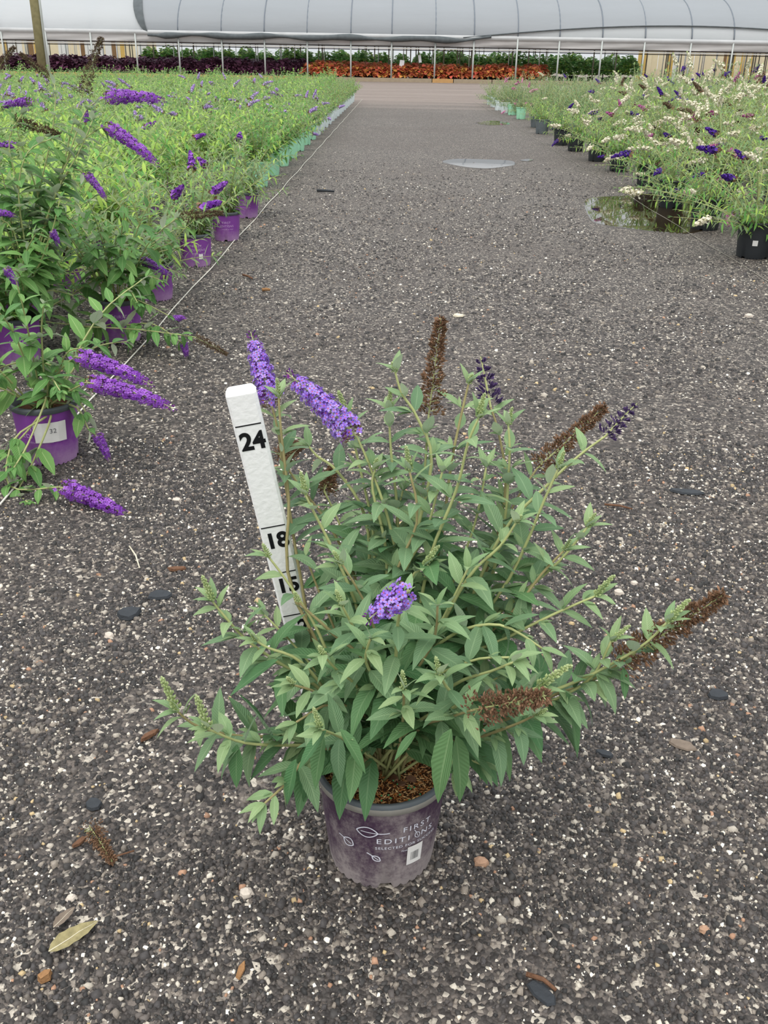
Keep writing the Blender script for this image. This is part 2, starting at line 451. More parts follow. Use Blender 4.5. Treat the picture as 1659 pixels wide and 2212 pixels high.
def spike_fine(kind, L, Rr, bend=.12, seed=1):
    """one flower panicle along +Y, base at the origin, every floret built"""
    rs = random.Random(seed); random.seed(seed); mb = MB()
    axis = lambda t: Vector((0, L * t, -bend * L * t * t))
    mats = {'violet': [M['stem'], M['violet'], M['eye'], M['dead'], M['violet_bud']],
            'purple': [M['stem'], M['purple'], M['violet_bud'], M['dead'], M['violet_bud']],
            'dead': [M['stem'], M['dead'], M['eye'], M['dead'], M['violet']],
            'deadgrey': [M['stem'], M['deadgrey'], M['eye'], M['deadgrey'], M['violet']],
            'darkbud': [M['stem'], M['darkbud'], M['eye'], M['darkbud'], M['violet_bud']],
            'green': [M['budgreen'], M['budgreen'], M['eye'], M['budgreen'], M['budgreen']]}[kind]
    mb.tube([axis(t) for t in np.linspace(0, 1, 7)], [(.0016 if kind != 'dead' else .0011) * (1 - .6 * t) for t in np.linspace(0, 1, 7)], 5, 0)
    if kind in ('violet', 'purple'):
        whorls = int(L / .0062)
        for i in range(whorls):
            t = (i + .5) / whorls
            rad = Rr * (1 - t) ** .38 * (.9 + .1 * math.sin(t * 40)) * (1 if t > .06 else .7) + .001
            n = max(4, int(rad / Rr * 16))
            for k in range(n):
                a = 2 * math.pi * (k + rs.random() * .6) / n + i * 1.1
                o = Vector((math.cos(a), .0, math.sin(a))); d = (o + Vector((0, .35, 0))).normalized()
                p = axis(t) + o * rad * rs.uniform(.75, 1.05) + Vector((0, rs.uniform(-.003, .003), 0))
                if t > .9: bud(mb, p - o * rad * .35, (o + Vector((0, 1.1, 0))), .007, .0015, 4, rs.random())
                elif t < .16 and rs.random() < .65: bud(mb, p - o * rad * .35, d, .007, .0015, 3, rs.random())
                else:
                    mb.tube([axis(t) + o * rad * .3, p], .0006, 3, 4, False)
                    floret(mb, p, d + Vector((rs.uniform(-.4, .4), rs.uniform(-.2, .3), rs.uniform(-.4, .4))), .0046 * rs.uniform(.85, 1.15), 1, 2, rs.random())
    elif kind in ('dead', 'deadgrey'):
        n = int(L / .012 * 75)
        for k in range(n):
            t = rs.random() ** .9; a = rs.uniform(0, 6.28); o = Vector((math.cos(a), .0, math.sin(a)))
            rad = Rr * (1 - t * .85) * (.75 + .3 * math.sin(t * L / .012 * 3.3)) + .002
            p = axis(t) + o * rad * rs.uniform(.25, 1)
            bud(mb, p, o + Vector((rs.uniform(-.6, .6), rs.uniform(-.2, 1), rs.uniform(-.6, .6))), rs.uniform(.005, .009), .0015, 1, rs.random())
        for k in range(int(L / .004)):
            t = rs.random(); a = rs.uniform(0, 6.28); o = Vector((math.cos(a), .3, math.sin(a)))
            mb.tube([axis(t), axis(t) + o * Rr * .7 * (1 - .7 * t)], .0007, 3, 0, False)
    elif kind == 'darkbud':
        w = int(L / .011)
        for i in range(w):
            t = (i + .3) / w; rad = Rr * (1 - t) ** .8 + .0015
            for k in range(26 if t < .8 else 12):
                a = rs.uniform(0, 6.28); o = Vector((math.cos(a), .0, math.sin(a)))
                bud(mb, axis(t) + o * rad * rs.uniform(.3, .9) + Vector((0, rs.uniform(-.002, .002), 0)), o + Vector((0, .7, 0)), .009 * (1 - .4 * t), .0017, 1, rs.random())
    else:
        n = int(L / .0016 * 2.2)
        for k in range(n):
            t = k / n; a = k * 2.4; o = Vector((math.cos(a), .0, math.sin(a)))
            rad = Rr * (1 - t) ** .7 * (.8 + .2 * math.sin(t * L / .008 * 6))
            bud(mb, axis(t) + o * rad * .35, o + Vector((0, 1.1, 0)), .003 + rad * .6, .0017, 1, rs.random())
    return mb.mesh('flower_spike_' + kind, mats, False)

def spike_coarse(kind, L, Rr, bend, seed, n=80):
    """the same panicle with fewer, larger florets for plants further off"""
    rs = random.Random(seed); mb = MB()
    axis = lambda t: Vector((0, L * t, -bend * L * t * t))
    tip = {'white': 'budgreen', 'dead': 'dead', 'deadgrey': 'deadgrey'}.get(kind, kind)
    mats = [M['stem'], M[kind], M[tip], M['dead']]
    mb.tube([axis(t) for t in np.linspace(0, 1, 4)], [.004, .0035, .003, .001], 4, 0)
    for k in range(n):
        t = (k / n) ** .8; a = k * 2.4 + rs.random(); o = Vector((math.cos(a), 0, math.sin(a)))
        rad = Rr * (1 - t) ** .6 * (.8 + .3 * math.sin(t * 25)) + .003
        p = axis(t) + o * rad * rs.uniform(.6, 1)
        d = (o + Vector((rs.uniform(-.4, .4), .4, rs.uniform(-.4, .4)))).normalized()
        m = np.array(basis(d, rs.uniform(0, 6))); s = .011 * rs.uniform(.8, 1.25) * (1 - .35 * t)
        V = np.array([(0, -.5, 0), (1, .1, .2), (.1, .25, 1), (-1, .1, -.1), (-.1, .2, -1)]) * s
        mb.add(V @ m.T + np.array(p), [(0, 2, 1), (0, 3, 2), (0, 4, 3), (0, 1, 4), (1, 2, 3), (1, 3, 4)], 2 if t > .9 else (3 if t < .1 and kind not in ('white', 'pink') else 1), None, rs.random())
    return mb.mesh('flower_spike_' + kind, mats, False)

def pot_mesh(r0, r1, h, mat, rim=True):
    mb = MB()
    n = 96
    notch = lambda i, j: ((.009 if j % 24 < 4 else .004 * (j % 3 == 0)) if i == 0 else 0)            # drain notches round the foot
    prof = [(r0 * .97, .0), (r0, .012), (r0 + (r1 - r0) * .5, h * .5), (r1 - .002, h - .016)]
    prof_i = [(r1 - .005, h - .016), (r0 - .004, .014)]
    mb.lathe(prof, n, 0, notch)
    mb.lathe(prof_i, n, 0)
    mb.lathe([(r0 - .004, .014), (.001, .014)], n, 0)
    mb.lathe([(r0 * .94, .012), (r0 * .97, .0)], n, 0, lambda i, j: notch(1 - i, j))
    return mb.mesh('pot_body', [mat])
def rim_mesh(r1, h, mat, lip=None):
    mb = MB()
    mb.lathe([(r1 - .003, h - .018), (r1 + .0022, h - .016), (r1 + .003, h - .006)], 48, 1 if lip else 0)
    mb.lathe([(r1 + .003, h - .006), (r1 + .002, h), (r1 - .003, h), (r1 - .005, h - .004), (r1 - .006, h - .03)], 48, 0)
    return mb.mesh('pot_rim', [mat] + ([lip] if lip else []))
def soil_mesh(r, z, mat):
    mb = MB(); V = [(0, 0, z + .004)]; F = []
    for k in range(1, 5):
        for j in range(24):
            a = j * math.pi / 12; q = r * k / 4; V.append((q * math.cos(a), q * math.sin(a), z + random.uniform(-.003, .004)))
    for j in range(24):
        F.append((0, 1 + j, 1 + (j + 1) % 24))
        for k in range(3):
            a, b = 1 + k * 24 + j, 1 + k * 24 + (j + 1) % 24; F.append((a, a + 24, b + 24, b))
    mb.add(V, F); return mb.mesh('soil', [mat])
POTS = {}
def pot_kit(key, matkey, r0=.072, r1=.085, h=.165, rimkey=None, lip=None):
    if key not in POTS:
        POTS[key] = (pot_mesh(r0, r1, h, M[matkey]), rim_mesh(r1, h, M[rimkey or matkey], M[lip] if lip else None), soil_mesh(r1 - .006, h - .025, M['soil']))
    return POTS[key]

# ================================================================= SETTING
g = MB()
g.add([(-90, -6, 0), (90, -6, 0), (90, 140, 0), (-90, 140, 0)], [(0, 1, 2, 3)])
tag(ob('ground', g.mesh('ground', [M['ground']])), 'dark crushed gravel yard turning to brown dirt road by the greenhouse', None, kind='structure')

# loose stones as real geometry, densest where they show largest
def gravel(name, n, zr, size, label, thin=False):
    zz = np.sqrt(rng.uniform(zr[0] ** 2, zr[1] ** 2, n)) if not thin else zr[0] + (zr[1] - zr[0]) * rng.beta(1.0, 1.9, n)
    Y = (zz - .435) / .9; X = rng.uniform(-.46, .44, n) * zz
    keep = (np.hypot(X + .004, Y - .985) > .08) & (np.hypot((X - 2.0) / .75, (Y - 6.6) / 1.2) > 1)
    nz = sum(np.sin(X * a + Y * b + c) for a, b, c in ((3.1, 2.2, 0), (-5.3, 4.1, 1.3), (7.7, 6.1, 2.1), (2.3, -9.2, .4), (12.1, -3.3, 3.0)))
    keep &= (nz < 1.1) | (rng.random(n) < .35)                          # thinner where soil shows through
    X, Y = X[keep], Y[keep]; n = len(X)
    S = size * rng.lognormal(0, .42, n) * (.8 + .2 * zz[keep] / zr[0])
    S = np.minimum(S, size * 3.0)
    pal = np.array([lin(h)[:3] for h in ('#2e2c2b', '#3a3735', '#454140', '#504a47', '#5d5651', '#6f675f', '#857b70', '#a89f92', '#cfc6b6', '#ece6d9', '#a57f66', '#b9a27a')])
    ci = rng.choice(12, n, p=[.17, .19, .175, .13, .09, .06, .045, .04, .048, .04, .006, .006])
    colr = pal[ci] * rng.uniform(.8, 1.15, (n, 1))
    S = np.where((ci == 8) | (ci == 9), S * .72, S)
    k = 4; ang = np.arange(k) * 2 * math.pi / k
    a = ang[None] + rng.uniform(-.35, .35, (n, k)) + rng.uniform(0, 6.28, (n, 1))
    r = S[:, None] * rng.uniform(.75, 1.2, (n, k)); el = rng.uniform(.65, 1.0, (n, 1)); th = rng.uniform(0, 3.14, (n, 1))
    ct, st = np.cos(th), np.sin(th)
    hgt = (S * rng.uniform(.45, .9, n))[:, None]
    def ring(f, z):
        u = r * f * np.cos(a); v = r * f * np.sin(a) * el
        return np.stack([X[:, None] + u * ct - v * st, Y[:, None] + u * st + v * ct, np.broadcast_to(z, u.shape)], 2)
    tilt = rng.uniform(-.3, .3, (n, k))
    A = ring(1, np.full((n, k), -.0005)); B = ring(.78, hgt * (.75 + tilt)); T = np.stack([X, Y, hgt[:, 0] * 1.02], 1)[:, None]
    V = np.concatenate([A, B, T], 1).reshape(-1, 3)
    F = []
    for j in range(k):
        j2 = (j + 1) % k
        F += [(j, j2, k + j2), (j, k + j2, k + j), (k + j, k + j2, 2 * k)]
    F = (np.array(F)[None] + (np.arange(n) * (2 * k + 1))[:, None, None]).reshape(-1, 3)
    me = bpy.data.meshes.new(name)
    me.vertices.add(len(V)); me.vertices.foreach_set('co', V.astype(np.float32).ravel())
    me.loops.add(F.size); me.loops.foreach_set('vertex_index', F.astype(np.int32).ravel())
    me.polygons.add(len(F)); me.polygons.foreach_set('loop_start', np.arange(0, F.size, 3, dtype=np.int32))
    me.polygons.foreach_set('loop_total', np.full(len(F), 3, np.int32))
    me.update(calc_edges=True)
    at = me.attributes.new('tint', 'FLOAT_COLOR', 'POINT')
    at.data.foreach_set('color', np.repeat(np.c_[colr, np.ones(n)], 2 * k + 1, 0).astype(np.float32).ravel())
    me.materials.append(M['pebble'])
    tag(ob(name, me), label, 'gravel', kind='stuff')
gravel('gravel', 118000, (1.0, 2.7), .0027, 'loose dark and pale gravel chips around the potted bush')
gravel('gravel', 60000, (2.7, 10), .0040, 'loose gravel chips further up the aisle', True)

def puddle(pts, label):
    P = [gnd(*p) for p in pts]
    # smooth closed outline through the points
    n = len(P); O = []
    for i in range(n):
        p0, p1, p2, p3 = P[i - 1], P[i], P[(i + 1) % n], P[(i + 2) % n]
        for t in (0, .25, .5, .75):
            O.append(.5 * ((2 * p1) + (p2 - p0) * t + (2 * p0 - 5 * p1 + 4 * p2 - p3) * t * t + (3 * p1 - p0 - 3 * p2 + p3) * t ** 3))
    mb = MB(); k = len(O); c = sum(O, Vector()) / k
    mb.add([(p.x, p.y, .0005) for p in O] + [(c.x + (p.x - c.x) * .985, c.y + (p.y - c.y) * .985, .0045) for p in O],
           [(i, (i + 1) % k, k + (i + 1) % k, k + i) for i in range(k)] + [tuple(range(k, 2 * k))])
    return tag(ob('puddle', mb.mesh('puddle', [M['water']], False)), label, 'puddle')
puddle([(1262, 440), (1275, 428), (1340, 424), (1440, 418), (1530, 440), (1540, 480), (1500, 503), (1420, 502), (1350, 494), (1290, 484), (1272, 468)], 'brown puddle mirroring shrubs beside the black pots')
puddle([(955, 350), (985, 344), (1050, 345), (1105, 348), (1112, 356), (1090, 361), (1050, 365), (1000, 361)], 'oval bright puddle in the middle of the aisle')
puddle([(1028, 265), (1060, 261), (1092, 264), (1100, 269), (1060, 271), (1035, 269)], 'small bright puddle near the pale green pots')
puddle([(1123, 347), (1140, 344), (1152, 346), (1140, 349)], 'tiny bright puddle beside the oval puddle')

def string(name, a, b, r, mat, label, sag=0.0):
    mb = MB(); n = 60
    pts = [a.lerp(b, i / n) + Vector((.006 * math.sin(i * 1.7) * (i > 0), 0, 0)) for i in range(n + 1)]
    mb.tube(pts, r, 5); return tag(ob(name, mb.mesh(name, [mat])), label, 'string')
XL, XR = -.955, 1.885
string('boundary_string', Vector((XL, 1.6, .006)), Vector((XL, 26, .006)), .0026, M['string'], 'white string on gravel along the purple and mint pots')
string('boundary_string', Vector((XR, 3.6, .004)), Vector((XR, 26, .004)), .0019, M['line'], 'thin grey line on gravel along the black pots')

# ================================================================= GREENHOUSE
GY, GR, ZE, ZR = 45.0, 49.2, 1.76, 3.62
gh = tag(empty('greenhouse', (0, GY, 0)), 'long film covered hoop greenhouse with open sides', 'greenhouse')
def ga(X, a, off=0.0):      # point on the roof arc, relative to the greenhouse base
    return (X, (GR - GY) - (GR - GY + off) * math.cos(a), ZE + (ZR - ZE + off) * math.sin(a))
X0, X1 = -36.0, 36.0
def grid(nx, na, fn):
    mb = MB(); V = [fn(i / nx, j / na) for i in range(nx + 1) for j in range(na + 1)]
    mb.add(V, [(i * (na + 1) + j, (i + 1) * (na + 1) + j, (i + 1) * (na + 1) + j + 1, i * (na + 1) + j + 1) for i in range(nx) for j in range(na)]); return mb
ob('roof_film', grid(52, 24, lambda u, v: ga(X0 + (X1 - X0) * u, math.pi * v)).mesh('roof_film', [M['poly']]), gh)
XG = lambda x, y=90: aty(x, y, GY).x
def low_edge(X):
    xa, xb = XG(1000), XG(1659)
    if X < xa: return .0
    t = (X - xa) / (xb - xa)
    return max(0, .31 * math.sin(min(1.35, t / .75) * math.pi / 2) ** 1.0) if t < 2 else 0
XS = XG(322)
def shade(u, v):
    a1 = math.pi * .62
    X = XS + (X1 - XS) * u ** 1.4
    a = low_edge(X) + (a1 - low_edge(X)) * v
    if u < .2: X -= (1 - u / .2) * .75 * (a / 1.2) ** .6
    return ga(X, a, .05 + .01 * math.sin(X * 1.3))
sh = ob('shade_cloth', grid(60, 14, shade).mesh('shade_cloth', [M['shade']]), gh)
mb = MB()
pts = [Vector(ga(X, low_edge(X), .12)) + Vector((0, -.02, -.09 + .03 * math.sin(X * 2))) for X in np.linspace(XS, XG(1060), 40)]
mb.tube(pts, [.1 + .05 * math.sin(i * .9) * math.sin(i * .31) if 1 < i < 36 else .05 for i in range(40)], 8)
ob('rolled_edge', mb.mesh('rolled_edge', [M['roll']]), sh)
mb = MB(); mb.tube([Vector(ga(X, low_edge(X), .08)) for X in np.linspace(XG(1000), X1, 60)], .028, 5)
ob('edge_rope', mb.mesh('edge_rope', [M['roll']]), sh)
mb = MB()
pl = []
for k in range(15):
    a = .02 + k * .085; X = XS - .75 * (a / 1.2) ** .6
    w = .14 + .26 * math.sin(min(1, k / 13) * math.pi) ** .7
    pl += [ga(X - w * .55, a, .07), ga(X + w * .45, a, .1)]
mb.add(pl, [(2 * k, 2 * k + 1, 2 * k + 3, 2 * k + 2) for k in range(14)])
ob('folded_edge', mb.mesh('folded_edge', [M['roll']]), sh)
# hoops and side posts, one per bay
posts = [-575, -479, -383, -287, -191, -95, 8, 103, 199, 295, 387, 480, 572, 664, 758, 846, 940, 1023, 1117, 1207, 1299, 1391, 1491, 1582, 1680, 1775, 1870, 1965, 2060, 2155]
mbp = MB(); mbp.tube([(0, 0, 0), (0, 0, ZE)], .036, 8); mep = mbp.mesh('post', [M['pipe']])
mbh = MB(); mbh.tube([ga(0, a, .045) for a in np.linspace(0, math.pi, 26)], .026, 6); meh = mbh.mesh('hoop', [M['hoopm']])
mbh = MB(); mbh.tube([ga(0, a, -.05) for a in np.linspace(0, math.pi, 26)], .026, 6); meu = mbh.mesh('hoop', [M['hoopm']])
for x in posts:
    X = XG(x, 105)
    o = ob('post', mep, gh); o.location = (X, -.06, 0)
    o = ob('hoop', meh if x > 340 else meu, gh); o.location = (X, 0, 0)
    o = ob('post', mep, gh); o.location = (X, 2 * (GR - GY), 0)
mb = grid(160, 5, lambda u, v: (X0 + (X1 - X0) * u, -.02 + .05 * math.sin(v * 7 + u * 90) * v, ZE - .02 - .34 * v + .02 * math.sin(u * 60) * v))
ob('side_curtain', mb.mesh('side_curtain', [M['valance']]), gh)
mb = grid(160, 3, lambda u, v: (X0 + (X1 - X0) * u, -.06 - .05 * math.sin(v * 3.1) + .015 * math.sin(u * 400), ZE + .09 - .17 * v))
ob('gutter_strip', mb.mesh('gutter_strip', [simple('grey_gutter', '#b4b5b5', .6, .3, .25, 1.5)]), gh)
mb = MB(); mb.tube([(X0, -.05, 1.385), (X1, -.05, 1.385)], .03, 6); ob('rail', mb.mesh('rail', [M['darkpipe']]), gh)
mb = MB(); mb.tube([(X0, -.02, 1.315), (X1, -.02, 1.315)], .03, 6); ob('rail', mb.mesh('rail', [M['whitepipe']]), gh)
mb = MB(); mb.tube([(X0, .25, 1.25), (X1, .25, 1.25)], .018, 6); ob('rail', mb.mesh('rail', [M['darkpipe']]), gh)
bx = [-700, -420, -130, 160, 440, 690, 933, 979, 1062, 1350, 1640, 1900]
for i in range(len(bx) - 1):
    a, b = XG(bx[i], 175), XG(bx[i + 1], 175)
    mb = MB(); mb.box(((a + b) / 2, -.14, .08), (b - a - .03, .05, .16))
    ob('base_board', mb.mesh('base_board', [M['oldboard'] if bx[i] in (979, 1062) or i % 4 == 1 else M['board']], False), gh)
mbs = MB(); mbs.tube([(0, 0, 0), (0, 0, 1.5)], .022, 5); mest = mbs.mesh('inner_stake', [M['whitepipe']])
mbs = MB(); mbs.tube([(0, 0, 0), (0, 0, 1.5)], .03, 5); mest2 = mbs.mesh('inner_stake', [simple('grey_stake', '#8d8776', .8, .2)])
rs = random.Random(3)
for k in range(120):
    X = rs.uniform(-20, 20); Y = rs.choice((2.2, 4.2, 6.0, 8.4)) + rs.uniform(-.2, .2)
    o = ob('inner_stake', mest if rs.random() < .6 else mest2, gh); o.location = (X, Y, 0)

# cream plank stacks closing the far side on the left and right
def planks(xa, xb, Y, h, label):
    e = tag(empty('plank_fence', (aty((xa + xb) / 2, 110, Y).x, Y, 0)), label, 'fence')
    x = xa
    while x < xb:
        w = rs.choice((7, 10, 14, 20)); a, b = aty(x, 110, Y).x - e.location.x, aty(x + w, 110, Y).x - e.location.x
        mb = MB(); mb.box(((a + b) / 2, rs.uniform(-.05, .05), h / 2), (b - a - .02, .04, h * rs.uniform(.97, 1.03)))
        ob('plank', mb.mesh('plank', [M[rs.choice(('cream', 'cream', 'cream', 'yellow', 'pale', 'pale', 'brown'))]], False), e)
        x += w
planks(-60, 332, 55.5, 1.7, 'cream and yellow plank fence behind the plum leaved plants')
planks(1380, 1740, 55.5, 1.6, 'cream plank fence behind the white flowered shrubs')

# mossy wooden pole with conduit
pp = aty(92, 130, 30); 
pole = tag(empty('wooden_pole', (pp.x, 30, 0)), 'mossy round wooden pole with pale conduit among shrubs', 'pole')
mb = MB(); mb.tube([(0, 0, 0), (0, 0, 1.6), (0, 0, 4.5)], [.16, .15, .14], 14); ob('pole_shaft', mb.mesh('pole_shaft', [M['pole']]), pole)
mb = MB(); mb.tube([(.155, -.09, 0), (.16, -.08, 4.4)], .035, 8); ob('conduit', mb.mesh('conduit', [M['pipe']]), pole)

# foliage plants standing in the greenhouse
def mound(matkeys, nl, Rr, h, Lf, geo, seed, spread=1.0):
    rs_ = random.Random(seed); mb = MB()
    for k in range(nl):
        a = rs_.uniform(0, 6.28); q = math.sqrt(rs_.random()); z = h * (.25 + .75 * (1 - q * q) * rs_.uniform(.6, 1.1)) 
        p = Vector((Rr * q * math.cos(a), Rr * q * math.sin(a), z)); d = Vector((math.cos(a), math.sin(a), rs_.uniform(-.5, .6)))
        put(mb, rs_.choice(geo), p, d, Lf * rs_.uniform(.7, 1.3), rs_.uniform(-.5, .5), rs_.randrange(len(matkeys)), rs_.random())
    return mb.mesh('foliage', [M[k] for k in matkeys])
potfar = MB(); potfar.lathe([(.001, 0), (.09, 0), (.115, .2), (.1, .2), (.02, .17)], 12); potfar = potfar.mesh('pot', [M['black_pot']])
def inside(kind, metas, rows, xa, xb, step, label, group, scale=1.0, pot=True):
    for ri, Y in enumerate(rows):
        where = ('in the front row behind the base boards', 'in the second row', 'in the third row', 'in the fourth row', 'in the rear row')[ri if ri < len(rows) - 1 else 4]
        X, Xe = aty(xa, 130, Y).x, aty(xb, 130, Y).x
        while X < Xe:
            e = tag(empty(kind, (X + rs.uniform(-.06, .06), Y + rs.uniform(-.06, .06), 0), rs.uniform(0, 6.28)), label + ', ' + where, 'plant', group + ' ' + where)
            s = scale * rs.uniform(.88, 1.12); e.scale = (s, s, s)
            if pot: ob('pot', potfar, e)
            o = ob('foliage', rs.choice(metas), e); o['kind'] = 'stuff'
            X += step * rs.uniform(.85, 1.15)
plum = [mound(['plum_leaf'], 170, .3, .42, .16, LOW, 10 + i) for i in range(3)]
redm = [mound(['red_leaf', 'red_leaf', 'red_leaf', 'gold_leaf'], 180, .3, .4, .15, LOW, 20 + i) for i in range(4)]
grn = [mound(['fresh_leaf', 'fresh_leaf', 'lime_leaf'], 420, .42, .85, .13, LOW, 30 + i) for i in range(3)]
for m in plum + redm:
    for v in m.vertices: v.co.z = v.co.z * 1.25 + .1
for m in grn:
    for v in m.vertices: v.co.z += .1
inside('plum_leaved_plant', plum, (45.7, 46.25, 46.8, 47.4, 48.0), 20, 660, .52, 'plum leaved greenhouse plant', 'plum plants in the greenhouse', 1.15)
inside('red_leaved_plant', redm, (45.6, 46.15, 46.7, 47.3, 47.9), 668, 1170, .52, 'red and amber leaved greenhouse plant', 'red plants in the greenhouse', 1.12)
inside('green_bushy_plant', grn, (50.6, 51.8, 53.2), 325, 1375, .95, 'green bushy plant at the greenhouse back', 'green plants in the greenhouse', 1.2)
# white pot row at the back right
for x, y, tx in ((868, 138, 'square white tag standing in the red plants by a post'), (907, 127, 'narrow white tag hanging above the red plants')):
    p = aty(x, y, 45.5); t_ = tag(empty('plant_tag', (p.x, 45.45, 0)), tx, 'tag')
    mb = MB(); mb.tube([(0, 0, .2), (0, 0, p.z + .1)], .012, 5); ob('stake', mb.mesh('stake', [M['darkpipe']]), t_)
    mb = MB(); mb.box((0, -.03, p.z), (.2 if x < 900 else .12, .012, .3), 0, Matrix.Rotation(.12 if x < 900 else -.15, 3, 'Y')); ob('card', mb.mesh('card', [M['tag']], False), t_)

# ================================================================= NURSERY SHRUBS
def curve(p0, p3, lift, rs_):
    p0, p3 = Vector(p0), Vector(p3)
    h = p3 - p0; c = p0 + Vector((h.x * .3, h.y * .3, h.z * .6 + lift))
    return [(1 - t) ** 2 * p0 + 2 * t * (1 - t) * c + t * t * p3 for t in np.linspace(0, 1, 7).tolist()]
def bush_variant(mats, seed, stems=16, rad=.34, top=.62, Lf=.085, geo=LO, base=.14, upright=.5, nodes=11, stem='stem', droop=.25):
    """foliage mesh, stem mesh and the tip list of one shrub"""
    rs_ = random.Random(seed); fo, st = MB(), MB(); tips = []
    for k in range(stems):
        a = 2 * math.pi * (k + rs_.random()) / stems * 2.6; q = math.sqrt(rs_.uniform(.02, 1))
        tip = Vector((rad * q * math.cos(a), rad * q * math.sin(a), base + (top - base) * (1 - upright * q * q) * rs_.uniform(.78, 1.08)))
        if rs_.random() < droop: q = rs_.uniform(.8, 1.08); tip = Vector((rad * q * math.cos(a), rad * q * math.sin(a), base + rs_.uniform(.0, .3) * (top - base)))
        P = curve((.03 * math.cos(a), .03 * math.sin(a), base), tip, .02, rs_)
        st.tube(P, [.0045 - .0005 * i for i in range(7)], 4, 0, False)
        ph = rs_.uniform(0, 3)
        for j in range(nodes):
            t = .12 + .88 * (j + rs_.random() * .5) / nodes; t = min(t, 1)
            i = min(5, int(t * 6)); p = P[i].lerp(P[i + 1], t * 6 - i); ax = (P[i + 1] - P[i]).normalized()
            s1 = ax.orthogonal().normalized(); s2 = ax.cross(s1); ph += 1.57
            for sg in (0, math.pi):
                o = s1 * math.cos(ph + sg) + s2 * math.sin(ph + sg)
                d = o + ax * rs_.uniform(.15, .7) + Vector((0, 0, rs_.uniform(-.25, .2)))
                put(fo, rs_.choice(geo), p, d, Lf * (1 - .45 * t) * rs_.uniform(.8, 1.25), rs_.uniform(-.4, .4), rs_.randrange(len(mats)), rs_.random())
        for j in range(4):
            d = P[-1] - P[-3] + Vector((rs_.uniform(-1, 1), rs_.uniform(-1, 1), rs_.uniform(0, .6))) * .06
            put(fo, rs_.choice(geo), P[-1], d, Lf * .5, 0, rs_.randrange(len(mats)), rs_.random())
        tips.append((P[-1], (P[-1] - P[-2]).normalized()))
    return fo.mesh('foliage', [M[m] for m in mats]), st.mesh('stems', [M[stem]]), tips
SPK = {}
def spike(kind, v):
    if (kind, v) not in SPK:
        SPK[(kind, v)] = spike_coarse(kind, (.11, .14, .09)[v % 3], (.023, .027, .021)[v % 3], (.1, .3, .15)[v % 3], 50 + v)
    return SPK[(kind, v)]
KINDS = {
    'lime': [bush_variant(['lime_leaf', 'lime_leaf', 'fresh_leaf'], 100 + i, 26, .46, .6, .105) for i in range(4)],
    'limeedge': [bush_variant(['lime_leaf', 'near_leaf', 'grey_leaf'], 190 + i, 26, .32, .56, .095, LON, droop=.04) for i in range(3)],
    'freshedge': [bush_variant(['fresh_leaf', 'fresh_leaf', 'lime_leaf'], 210 + i, 24, .33, .66, .095, droop=.04) for i in range(2)],
    'lilacedge': [bush_variant(['grey_leaf', 'fresh_leaf', 'lime_leaf'], 220 + i, 24, .34, .62, .085, droop=.04) for i in range(2)],
    'faredge': [bush_variant(['fresh_leaf', 'grey_leaf', 'olive_leaf'], 230 + i, 24, .32, .6, .08, droop=.04) for i in range(2)],
    'fresh': [bush_variant(['fresh_leaf', 'fresh_leaf', 'lime_leaf'], 110 + i, 26, .42, .66, .1) for i in range(3)],
    'lilacbush': [bush_variant(['grey_leaf', 'fresh_leaf', 'lime_leaf'], 120 + i, 26, .44, .62, .095) for i in range(3)],
    'olive': [bush_variant(['olive_leaf', 'lime_leaf'], 130 + i, 26, .42, .58, .08) for i in range(2)],
    'midgreen': [bush_variant(['fresh_leaf', 'grey_leaf', 'lime_leaf'], 140 + i, 26, .44, .64, .085) for i in range(2)],
    'whitebush': [bush_variant(['grey_leaf', 'lime_leaf', 'grey_leaf'], 150 + i, 32, .52, .74, .085, LON, upright=.7) for i in range(4)],
    'mixbush': [bush_variant(['grey_leaf', 'fresh_leaf', 'lime_leaf'], 160 + i, 34, .52, .66, .08, LON, upright=.7, droop=.4) for i in range(3)],
    'greybush': [bush_variant(['grey_leaf', 'dark_leaf', 'grey_leaf'], 170 + i, 26, .42, .68, .075, LON) for i in range(2)],
    'smallgreen': [bush_variant(['fresh_leaf', 'lime_leaf'], 180 + i, 28, .34, .52, .07, LON, droop=.15) for i in range(2)],
}
def shrub(name, kind, loc, pot, label, group, flowers=(), nf=0, scale=1.0, near=False, rot=None, fscale=1.0, cat='shrub'):
    e = tag(empty(name, (loc[0], loc[1], 0), rs.uniform(0, 6.28) if rot is None else rot), label, cat, group)
    pm, rm, sm = POTS[pot]
    ob('pot', pm, e)
    if near: ob('rim', rm, e); ob('soil', sm, e)
    fo, st, tips = rs.choice(KINDS[kind]); used = []
    o = ob('foliage', fo, e); o['kind'] = 'stuff'; o.scale = (scale,) * 3
    o = ob('stems', st, e); o['kind'] = 'stuff'; o.scale = (scale,) * 3
    for p, d in rs.sample(tips, min(nf, len(tips))):
        k = rs.choice(flowers); v = rs.randrange(3); used.append(k)
        dd = d + Vector((rs.uniform(-.5, .5), rs.uniform(-.5, .5), rs.uniform(-.5, .3)))
        m = basis(dd).to_4x4() * (fscale * rs.uniform(.8, 1.2)); m[3][3] = 1
        ob('flower_spike', spike(k, v), e, Matrix.Translation(p * scale) @ m)
    if '%' in label:
        word = {'white': 'cream', 'deep': 'dark purple', 'deadgrey': 'brown', 'darkbud': 'dark budded'}
        n = ('no', 'one', 'two', 'three', 'four', 'five', 'six')
        c = [(n[used.count(k)] if used.count(k) < 7 else 'many') + ' ' + word.get(k, k) for k in sorted(set(used), key=lambda q: -used.count(q))]
        e['label'] = label.replace('%', (' and '.join(c[:2]) if c else 'no') + (' spike' if len(used) == 1 else ' spikes'))
    return e
pot_kit('purple', 'purple_pot', rimkey='rimgrey')
